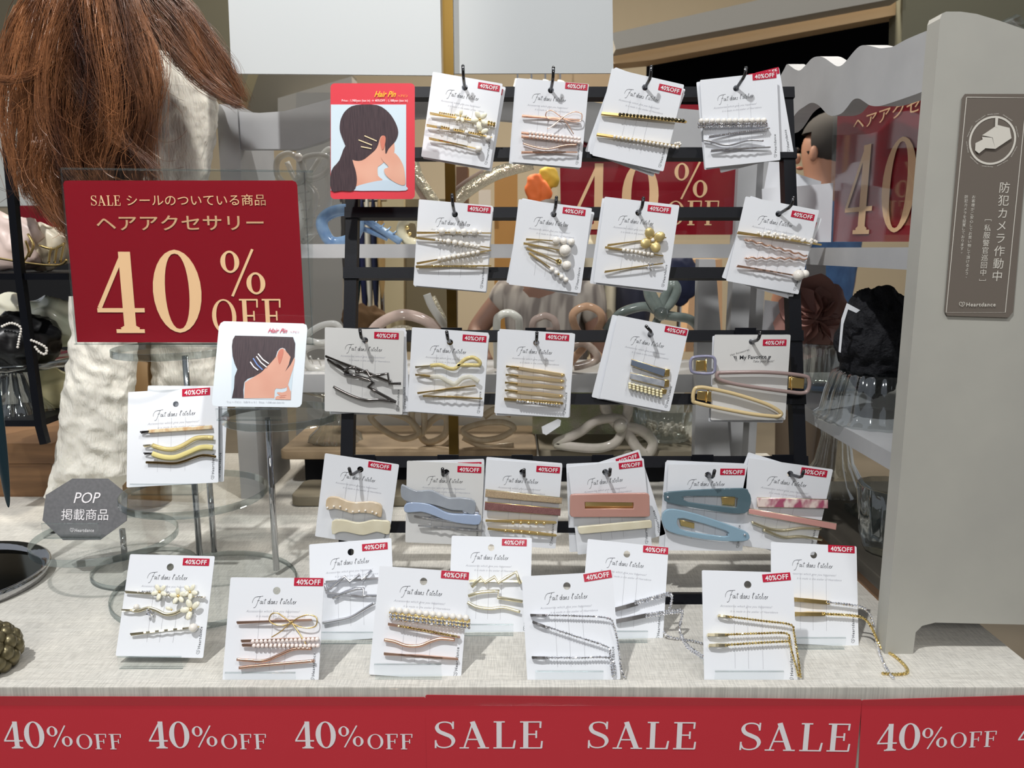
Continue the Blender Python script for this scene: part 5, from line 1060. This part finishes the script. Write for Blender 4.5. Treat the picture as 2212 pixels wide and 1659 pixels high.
BD = mat('taupe_suede', (168, 146, 116), .7, var=((138, 118, 92), (30, 30, 30), 3, .25), bump=((600, 600, 600), .3, .0006)); BD2 = mat('stone_grey_suede', (132, 124, 106), .7, bump=((600, 600, 600), .3, .0006))
def board(name, label, x0, x1, Y0, Y1, z0, z1, m):
    return fillx(name, x0, x1, Y0, Y1, z0, z1, m, label)
def fillx(name, x0, x1, Y0, Y1, z0, z1, m, label):
    me = fillmesh([rrect(x0, Y0, x1, Y1, .012, 4)], z1 - z0 - .003, .0015, name); o = link(name, me, m); o.location = (0, 0, (z0 + z1) / 2); return setp(o, label, 'display board', 'flat boards on the table back')
zb = .058
xa, xb = P(603, 985, 1.13).x, P(1160, 985, 1.13).x
MB().box((xa + .03, 1.16, .0), (xb - .01, 1.28, zb - .0145)).build('riser_block', black, label='black riser block under the tan suede board', cat='riser block')
fillx('display_board', xa, xb, 1.13, 1.30, zb - .014, zb, BD, 'tan suede board holding the champagne bow clips')
xa2, xb2 = P(1165, 985, 1.13).x, P(1522, 985, 1.13).x
MB().box((xa2 + .02, 1.16, .0), (xb2 - .02, 1.28, zb - .0145)).build('riser_block', black, label='black riser block under the grey suede board', cat='riser block')
fillx('display_board', xa2, xb2, 1.13, 1.30, zb - .014, zb, BD2, 'grey suede board under the iridescent bow clip')
fillx('display_board', P(620, 1040, 1.03).x, P(1000, 1040, 1.03).x, 1.04, 1.12, .001, .016, BD2, 'low stone-grey board in the gap left of the wave clip card')
fillx('display_board', .372, .62, .70, 1.06, .018, .032, mat('dark_walnut', (86, 82, 74), .5, var=((62, 58, 52), (40, 8, 8), 4, .25)), 'dark wooden board on the base of the right unit')
MB().box((.38, .72, 0), (.60, 1.04, .0175)).build('riser_block', wood, label='wooden block under the dark board at right', cat='riser block')
clip('champagne flower bow claw clip on the tan board', 1.15, [([(905, 935), (880, 905), (830, 890), (800, 900), (830, 930), (870, 948)], True, .005), ([(905, 935), (890, 905), (895, 880), (915, 885), (915, 930)], True, .005), ([(910, 935), (945, 900), (965, 905), (960, 940), (925, 955)], True, .0055), ([(905, 940), (930, 962), (955, 965), (975, 950)], False, .004)], a_champ, .005)
clip('champagne petal claw clip between the bow clips', 1.15, [([(1000, 930), (1040, 915), (1085, 912), (1110, 925), (1080, 945), (1030, 950)], True, .005), ([(1000, 945), (1050, 965), (1110, 962)], False, .005), ([(1045, 900), (1070, 885), (1105, 895)], False, .006)], a_champ, .005)
clip('large iridescent bow claw clip lying on the grey board', 1.12, [([(1205, 955), (1250, 935), (1290, 908), (1340, 905), (1345, 925), (1330, 955), (1290, 968), (1215, 962)], True, .0075), ([(1335, 920), (1310, 890), (1308, 868), (1330, 862), (1355, 870), (1355, 895), (1342, 920)], True, .008), ([(1348, 922), (1385, 930), (1410, 955), (1400, 980), (1380, 972), (1355, 935)], True, .0085)], a_irid, .008, extra=[(1340, 920, .011, a_irid)])
def jar(name, label, px, py, Y, zb_, prof, rib=.02, nr=24, cat='glass bowl', m=glass):
    p = P(px, py, Y); o = MB().lathe(prof, Vector((p.x, Y, zb_)), nr * 4, rib, nr).build(name, m, smooth=True); return setp(o, label, cat, 'pressed glass dishes')
jar('glass_bowl', 'ribbed glass bowl of pearls on the grey board', 1437, 930, 1.2, zb, [(.001, .002), (.036, .002), (.04, .006), (.05, .03), (.055, .055), (.053, .055), (.047, .03), (.037, .008), (.001, .006)])
mb = MB(); rp = random.Random(2); pb = P(1437, 930, 1.2)
for i in range(70): a = rp.random() * 6.3; r = .036 * rp.random() ** .5; mb.ball((pb.x + r * math.cos(a), 1.2 + r * math.sin(a), zb + .012 + rp.random() * .012), .0042, 8, 5)
mb.build('pearl_beads', pearl, smooth=True, label='heap of white pearl beads in the ribbed glass bowl', cat='beads', kind='stuff')
jar('glass_stand', 'fluted glass stand foot behind the clear round tray', 725, 950, 1.2, zb, [(.042, 0), (.04, .006), (.026, .02), (.018, .045), (.018, .07), (.06, .085), (.06, .09), (.001, .09)], .06, 14, 'glass dish')
ps = MB().box((P(1150, 950, 1.24).x, 1.235, zb), (P(1375, 950, 1.24).x, 1.25, zb + .085)).build('sequin_pouch', mat('iridescent_sequins', (232, 224, 214), .3, .0, var=((206, 220, 170), (30, 30, 30), 3, .15), bump=((400, 400, 400), .9, .003)), label='iridescent sequin pouch standing behind the bow clip', cat='pouch')
# price tag hanging from the bow clip
e = ppoly([(1170, 922), (1205, 905), (1212, 908), (1210, 920), (1180, 940), (1172, 936)], 1.10, .0006, 'price_tag', card_m, label='small white barcode tag by the iridescent bow clip', cat='tag')
# right unit shelf
jar('glass_jar', 'upright ribbed glass jar under the pink fabric flower', 1778, 850, .99, .1805, [(.001, .002), (.042, .002), (.045, .01), (.046, .055), (.049, .06), (.046, .062), (.043, .055), (.041, .008), (.001, .006)], .03, 20)
jar('glass_bowl', 'upturned fluted glass bowl under the black lace scrunchie', 1890, 920, .80, .1805, [(.060, 0), (.062, .003), (.056, .008), (.052, .03), (.046, .050), (.04, .054), (.001, .055)], .025, 24)
jar('glass_stand', 'fluted glass cake stand foot below the right shelf', 1800, 1010, 1.02, .0325, [(.052, 0), (.052, .004), (.038, .014), (.024, .04), (.018, .075), (.02, .105), (.06, .115), (.06, .12), (.001, .12)], .06, 16, 'glass dish')
jar('glass_tumbler', 'clear glass tumbler cut off by the right side panel', 1925, 1100, .80, .0325, [(.001, .002), (.024, .002), (.03, .02), (.036, .075), (.034, .075), (.028, .02), (.001, .006)], .02, 14, 'glass dish')
fx = MB().box((P(1835, 1050, .93).x, .90, .0325), (P(1905, 1085, .93).x, .94, .040)).build('clear_case', acryedge, label='small clear plastic case on the dark board', cat='case')
dusty = mat('dusty_pink_fabric', (176, 132, 122), .6, sss=.1, var=((146, 104, 98), (14, 14, 14), 2, .2)); lace = mat('black_lace', (12, 13, 20), .8, bump=((300, 300, 300), .8, .003))
e = empty('fabric_flower', P(1770, 760, .97), label='large dusty pink fabric flower on the ribbed glass jar', cat='fabric flower'); bpy.context.view_layer.update()
fc0 = P(1765, 690, .975)
def fabric_petal(az, el, L_, w_, curl, seed):
    R_ = Matrix.Rotation(az, 3, 'Y') @ Matrix.Rotation(-el, 3, 'X')
    def sf(u, v, t=0.):
        a = (v - .5) * 2; wd = w_ * math.sin(math.pi * (.12 + .8 * u)) ** .7
        q = Vector((a * wd, -t - .012 * a * a * (1 - u) - curl * u * u + .004 * math.sin(seed + 5 * u + 3 * v), L_ * u)); q += Vector((0, 1, 0)) * (.006 * noise.noise(q * 40 + Vector((seed, 0, 0))))
        return fc0 + R_ @ q
    mb = MB().grid(lambda u, v: sf(u, v), 14, 14); mb.grid(lambda u, v: sf(1 - u, v, -.0012), 14, 14); return kid(mb.build('petal', dusty, smooth=True), e)
for k, (az, el, L_, w_, cu) in enumerate(((-1.9, .5, .052, .026, .01), (-.9, .6, .05, .026, .012), (-.1, .5, .055, .03, .012), (.8, .5, .052, .028, .01), (1.7, .5, .05, .026, .012), (2.6, .6, .056, .03, .01), (3.5, .5, .058, .03, .012), (-.4, 1.0, .036, .022, .012), (.9, 1.0, .036, .02, .014), (2.2, 1.0, .038, .022, .012), (-2.6, .9, .045, .024, .012))): fabric_petal(az, el, L_, w_, cu, k * 1.7)
blob('lace_scrunchie', 1890, 735, 145, 215, .80, lace, 'black lace scrunchie on the upturned glass bowl', 'scrunchie', 31, .16, dep=.9, f=60, n=110)
tg = ppoly([(1812, 760), (1818, 690), (1830, 655), (1858, 670), (1850, 676), (1832, 668), (1822, 700), (1816, 762)], .765, .001, 'white_tag', card_m, label='thin white tag edge in front of the black lace', cat='tag')
setp(ppoly([(2188, 38), (2196, 30), (2206, 34), (2214, 50), (2214, 62), (2196, 52)], .70, .03, 'clear_bag', acryedge), 'crumpled clear plastic corner above the right panel', 'plastic bag')

# ------------------------------------------------------------------ shop beyond
beige = mat('lit_beige', (226, 196, 146), .7); tan = mat('tan_fascia', (206, 178, 140), .6); dark = mat('black_fascia', (3, 3, 4), 1.); dark.node_tree.nodes['Principled BSDF'].inputs['Specular IOR Level'].default_value = 0; olive = mat('olive_grey', (112, 110, 92), .7); greyp = mat('grey_plaster', (150, 147, 140), .7)
def back(pts_, Y, m, name, label=None, cat='shop fitting', th=.1, kind=None, group=None): return ppoly(pts_, Y, th, name, m, **({'kind': kind} if kind else {'label': label, 'cat': cat, 'group': group}))
back([(1406, 128), (1954, 28), (1954, 340), (1400, 300)], 3.2, dark, 'black_fascia', 'black shop fascia beyond the right shelf unit')
back([(1200, 150), (1330, 108), (1952, -8), (1952, 29), (1406, 130), (1325, 138), (1325, 200), (1180, 210)], 3.05, tan, 'beam', 'tan beam running above the black fascia', 'beam')
back([(1320, 72), (1700, -14), (1952, -60), (1952, -7), (1330, 107)], 2.92, mat('pale_cornice', (176, 172, 162), .6), 'cornice', 'pale cornice above the tan beam', 'beam')
back([(1952, -80), (2300, -80), (2300, 400), (1940, 400)], 3.0, olive, 'wall_pillar', kind='structure')
back([(520, 160), (760, 160), (760, 260), (520, 260)], 3.3, mat('dark_taupe', (92, 88, 78), .7), 'shop_panel', 'dark taupe panel below the left white board', 'panel')
back([(600, 212), (760, 165), (760, 320), (600, 320)], 3.2, greyp, 'shop_panel', 'grey slanted panel behind the arched rail', 'panel')
back([(330, -60), (500, -60), (560, 90), (500, 270), (470, 200), (440, 90)], 3.2, mat('olive_ceiling', (120, 114, 92), .7), 'ceiling_panel', 'olive panel beside the wig at the top', 'panel')
back([(-60, -60), (140, -60), (90, 200), (-60, 220)], 3.3, mat('taupe_wall', (120, 112, 92), .7), 'shop_panel', 'taupe panel behind the wig at the far left', 'panel')
back([(-60, 200), (60, 200), (90, 446), (-60, 446)], 2.6, mat('cool_white_panel', (222, 226, 220), .5), 'shop_panel', 'pale white panel behind the black wire shelf', 'panel')
back([(20, 444), (140, 444), (140, 500), (30, 500)], 2.5, signred, 'sale_sign', 'distant red sale sign behind the wire shelf', 'sign', th=.02)
back([(-60, 560), (200, 560), (200, 900), (-60, 900)], 2.4, mat('near_black', (24, 24, 26), .6), 'dark_cabinet', 'dark cabinet behind the wire shelf', 'cabinet')
back([(640, 200), (740, 200), (740, 1000), (640, 1000)], 2.7, greyp, 'shop_panel', 'grey wall panel behind the left of the rack', 'panel')
back([(870, 430), (985, 430), (985, 760), (870, 760)], 3.0, mat('taupe_column', (128, 116, 88), .7), 'column', 'taupe column behind the rack', 'column')
back([(820, 430), (872, 430), (872, 760), (820, 760)], 2.95, mat('cream_column', (206, 190, 150), .7), 'column', 'cream column beside the hanging garments', 'column')
back([(985, 360), (1010, 360), (1010, 560), (985, 560)], 2.9, mat('brown_door', (104, 66, 34), .5), 'door_post', 'narrow brown post beside the brass pole', 'post')
back([(1068, 360), (1118, 360), (1118, 1160), (1068, 1160)], 2.95, mat('honey_wood', (196, 142, 70), .5), 'wood_panel', 'honey wood panel behind the rack', 'panel')
back([(1034, 410), (1060, 410), (1060, 445), (1034, 445)], 2.8, mat('white_label', (240, 226, 204), .5), 'wall_notice', 'small white notice on the beige wall', 'notice', th=.01)
e = blob('scarf', 1162, 425, 50, 90, 2.5, mat('orange_scarf', (226, 110, 50), .7), 'orange scarf on display behind the second row', 'scarf', 3, .25)
blob('scarf', 1185, 385, 40, 50, 2.6, mat('mustard_scarf', (206, 170, 60), .7), 'mustard scarf beside the orange one', 'scarf', 5, .2)
for i, (x0, x1, y1, col) in enumerate(((756, 776, 660, (24, 110, 124)), (778, 792, 680, (30, 34, 70)), (790, 803, 672, (220, 214, 196)), (803, 816, 665, (28, 34, 60)), (816, 830, 640, (170, 140, 90)), (740, 756, 640, (60, 56, 52)))):
    blob('garment', (x0 + x1) / 2, (430 + y1) / 2, (x1 - x0) * 1.1, y1 - 420, 2.3, mat('garment_%d' % i, col, .8), '%s garment hanging behind the rack' % ('teal', 'navy', 'white', 'dark blue', 'tan', 'charcoal')[i], 'garment', i + 3, .06, group='garments on a far rail', dep=3)
MB().tube([P(735, 432, 2.3), P(835, 430, 2.3)], .008, 8).build('garment_rail', chrome, label='metal rail carrying the far garments', cat='rail')
blob('garment', 785, 690, 90, 60, 2.2, mat('brown_fur', (90, 66, 40), .9), 'brown patterned bundle below the hanging garments', 'garment', 9, .3)
for i, (x0, x1, col) in enumerate(((1236, 1256, (120, 120, 116)), (1258, 1286, (206, 196, 170)), (1288, 1304, (110, 120, 110)), (1306, 1330, (216, 206, 180)), (1332, 1400, (44, 46, 60)))):
    blob('curtain', (x0 + x1) / 2, 640, (x1 - x0) * 1.1, 260, 2.4, mat('curtain_%d' % i, col, .8), '%s cloth hanging behind the middle of the rack' % ('grey', 'cream', 'sage', 'ivory', 'dark navy')[i], 'cloth', i + 31, .05, dep=2)
blob('handbag', 1468, 605, 80, 110, 2.3, mat('navy_fabric', (24, 30, 56), .8), 'navy bag behind the right of the rack', 'bag', 7, .1)
back([(1495, 560), (1560, 560), (1560, 760), (1480, 760)], 2.7, mat('peach_wall', (214, 172, 130), .6), 'shop_panel', 'peach lit panel beside the navy bag', 'panel')
MB().box((-.30, 1.315, .0), (.30, 1.33, .15)).build('back_board', mat('white_laminate', (236, 234, 228), .5), label='white back board standing behind the suede boards', cat='board')
for i, x in enumerate((1120, 1150, 1180, 1212)):
    lm = mat('lit_tube', (255, 255, 240), .5, emit=2.2); a = P(x - 2, 172, 2.8); lt = MB().tube([P(x, 172 + i, 2.8), P(x - 4, 190, 2.8)], .012, 8).build('lamp_tube', lm, label=('leftmost', 'second', 'third', 'rightmost')[i] + ' glowing lamp in the far row under the white board', cat='lamp', group='far ceiling lamps'); MB().tube([a, (a.x, a.y, 2.75)], .003, 5).build('stem', chrome, lt)

# ------------------------------------------------------------------ two shoppers, out of focus
def skin(verts, edges, radii, root, name, m, par, sub=2):
    me = bpy.data.meshes.new(name); me.from_pydata([tuple(v) for v in verts], edges, []); o = bpy.data.objects.new('tmp', me); COL.objects.link(o)
    o.modifiers.new('s', 'SKIN'); sm = o.modifiers.new('u', 'SUBSURF'); sm.levels = sub; sm.render_levels = sub
    for i, r in enumerate(radii): me.skin_vertices[0].data[i].radius = (r[0], r[1]) if isinstance(r, tuple) else (r, r)
    me.skin_vertices[0].data[root].use_root = True
    bpy.context.view_layer.update(); n = bpy.data.meshes.new_from_object(o.evaluated_get(bpy.context.evaluated_depsgraph_get())); bpy.data.objects.remove(o); n.name = name; n.materials.clear()
    n.polygons.foreach_set('use_smooth', [True] * len(n.polygons)); return link(name, n, m, par)
def person(x, y, Y, hz, yaw, label, skinm, hairm_, topm, legm, arm=None, hairlong=False):
    s_ = (hz + .8) / 1.60; e = empty('person', (x, y, -.8), label=label, cat='person'); e.rotation_euler = (0, 0, yaw); e.scale = (s_, s_, s_)
    V = [(0, 0, .95), (0, 0, 1.12), (0, 0, 1.32), (0, 0, 1.44), (0, .01, 1.52), (0, .015, 1.62), (0, .01, 1.70)]
    R_ = [(.155, .11), (.14, .10), (.165, .105), (.06, .055), (.055, .06), (.078, .095), (.055, .07)]; E_ = [(i, i + 1) for i in range(6)]
    for sg in (-1, 1):
        n = len(V); f = arm if (arm and sg == 1) else [(.19, .0, 1.39), (.24, .0, 1.12), (.25, .06, .88), (.25, .09, .80)]
        V += [(p[0] * sg, p[1], p[2]) for p in f]; R_ += [.055, .043, .03, (.035, .02)]; E_ += [(2, n), (n, n + 1), (n + 1, n + 2), (n + 2, n + 3)]
        n = len(V); V += [(.09 * sg, 0, .88), (.1 * sg, 0, .48), (.1 * sg, -.01, .08), (.1 * sg, .12, .03)]; R_ += [.085, .06, .04, (.04, .03)]; E_ += [(0, n), (n, n + 1), (n + 1, n + 2), (n + 2, n + 3)]
    skin(V, E_, R_, 0, 'body', skinm, e)
    skin([V[0], V[1], V[2], (0, 0, 1.42), V[7], ((V[7][0] + V[8][0]) / 2, (V[7][1] + V[8][1]) / 2, (V[7][2] + V[8][2]) / 2), V[15], ((V[15][0] + V[16][0]) / 2, (V[15][1] + V[16][1]) / 2, (V[15][2] + V[16][2]) / 2)],
         [(0, 1), (1, 2), (2, 3), (2, 4), (4, 5), (2, 6), (6, 7)], [(.18, .135), (.165, .125), (.185, .125), (.075, .07), .075, .065, .075, .065], 0, 'shirt', topm, e)
    skin([V[0], V[11], V[12], V[13], V[19], V[20], V[21]], [(0, 1), (1, 2), (2, 3), (0, 4), (4, 5), (5, 6)], [(.17, .13), .1, .075, .06, .1, .075, .06], 0, 'trousers', legm, e)
    mb = MB().ball((0, -.01, 1.655), .1, 20, 14, sc=(.88, 1.05, .98)); 
    if hairlong: mb.ball((0, -.07, 1.56), .09, 16, 10, sc=(.9, .6, 1.6))
    k = [i for i, f in enumerate(mb.f) if sum(mb.v[j][1] for j in f) / len(f) > .03 and sum(mb.v[j][2] for j in f) / len(f) < 1.68]
    mb.f = [f for i, f in enumerate(mb.f) if i not in set(k)]; mb.build('hair', hairm_, e, smooth=True)
    fw = mat('face_warm', (176, 112, 88), .5)
    for sg in (-1, 1):
        MB().ball((.080 * sg, .01, 1.60), .024, 8, 6, sc=(.4, .7, 1.2)).build('ear', skinm, e, smooth=True); MB().ball((.03 * sg, .098, 1.625), .010, 8, 6, sc=(1, .6, .8)).build('eye', hairm_, e, smooth=True)
    MB().ball((0, .112, 1.595), .014, 8, 6, sc=(.8, 1, 1.4)).build('nose', skinm, e, smooth=True); MB().ball((0, .10, 1.56), .02, 8, 6, sc=(1.2, .5, .35)).build('mouth', fw, e, smooth=True)
    return e
hp = P(1785, 335, 2.7)
person(hp.x, hp.y, 2.7, hp.z, .75, 'man with short dark hair and mottled blue shirt beyond the right unit', mat('skin_tan', (150, 108, 86), .6), mat('hair_greying', (50, 46, 42), .8), mat('blue_mottled_shirt', (74, 108, 150), .9, var=((60, 88, 128), (20, 20, 20), 3, .2)), mat('grey_trousers', (110, 96, 80), .8))
hp2 = P(1186, 515, 2.3)
person(hp2.x, hp2.y, 2.3, hp2.z, 2.6, 'shopper in a grey striped blouse seen through the rack', mat('skin_warm', (126, 94, 78), .6), mat('hair_dark', (40, 34, 32), .7), mat('grey_striped_blouse', (168, 160, 150), .9, var=((118, 110, 104), (30, 30, 2), 1, .12)), mat('dark_trousers', (60, 56, 54), .8), arm=[(.19, .0, 1.39), (.28, .12, 1.22), (.14, .26, 1.14), (.10, .28, 1.12)], hairlong=True)

bpy.context.view_layer.update()
for o in list(COL.objects):
    if o.parent is None and o.type == 'MESH' and o.name.split('.')[0] in ('scarf', 'handbag', 'garment') or o.name == 'sale_sign.003':
        bb = [Vector(b) for b in o.bound_box]; m_ = sum(bb, Vector()) / 8
        MB().tube([(m_.x, m_.y, -.8), (m_.x, m_.y, m_.z)], .006, 8).build('support_pole', chrome, o)
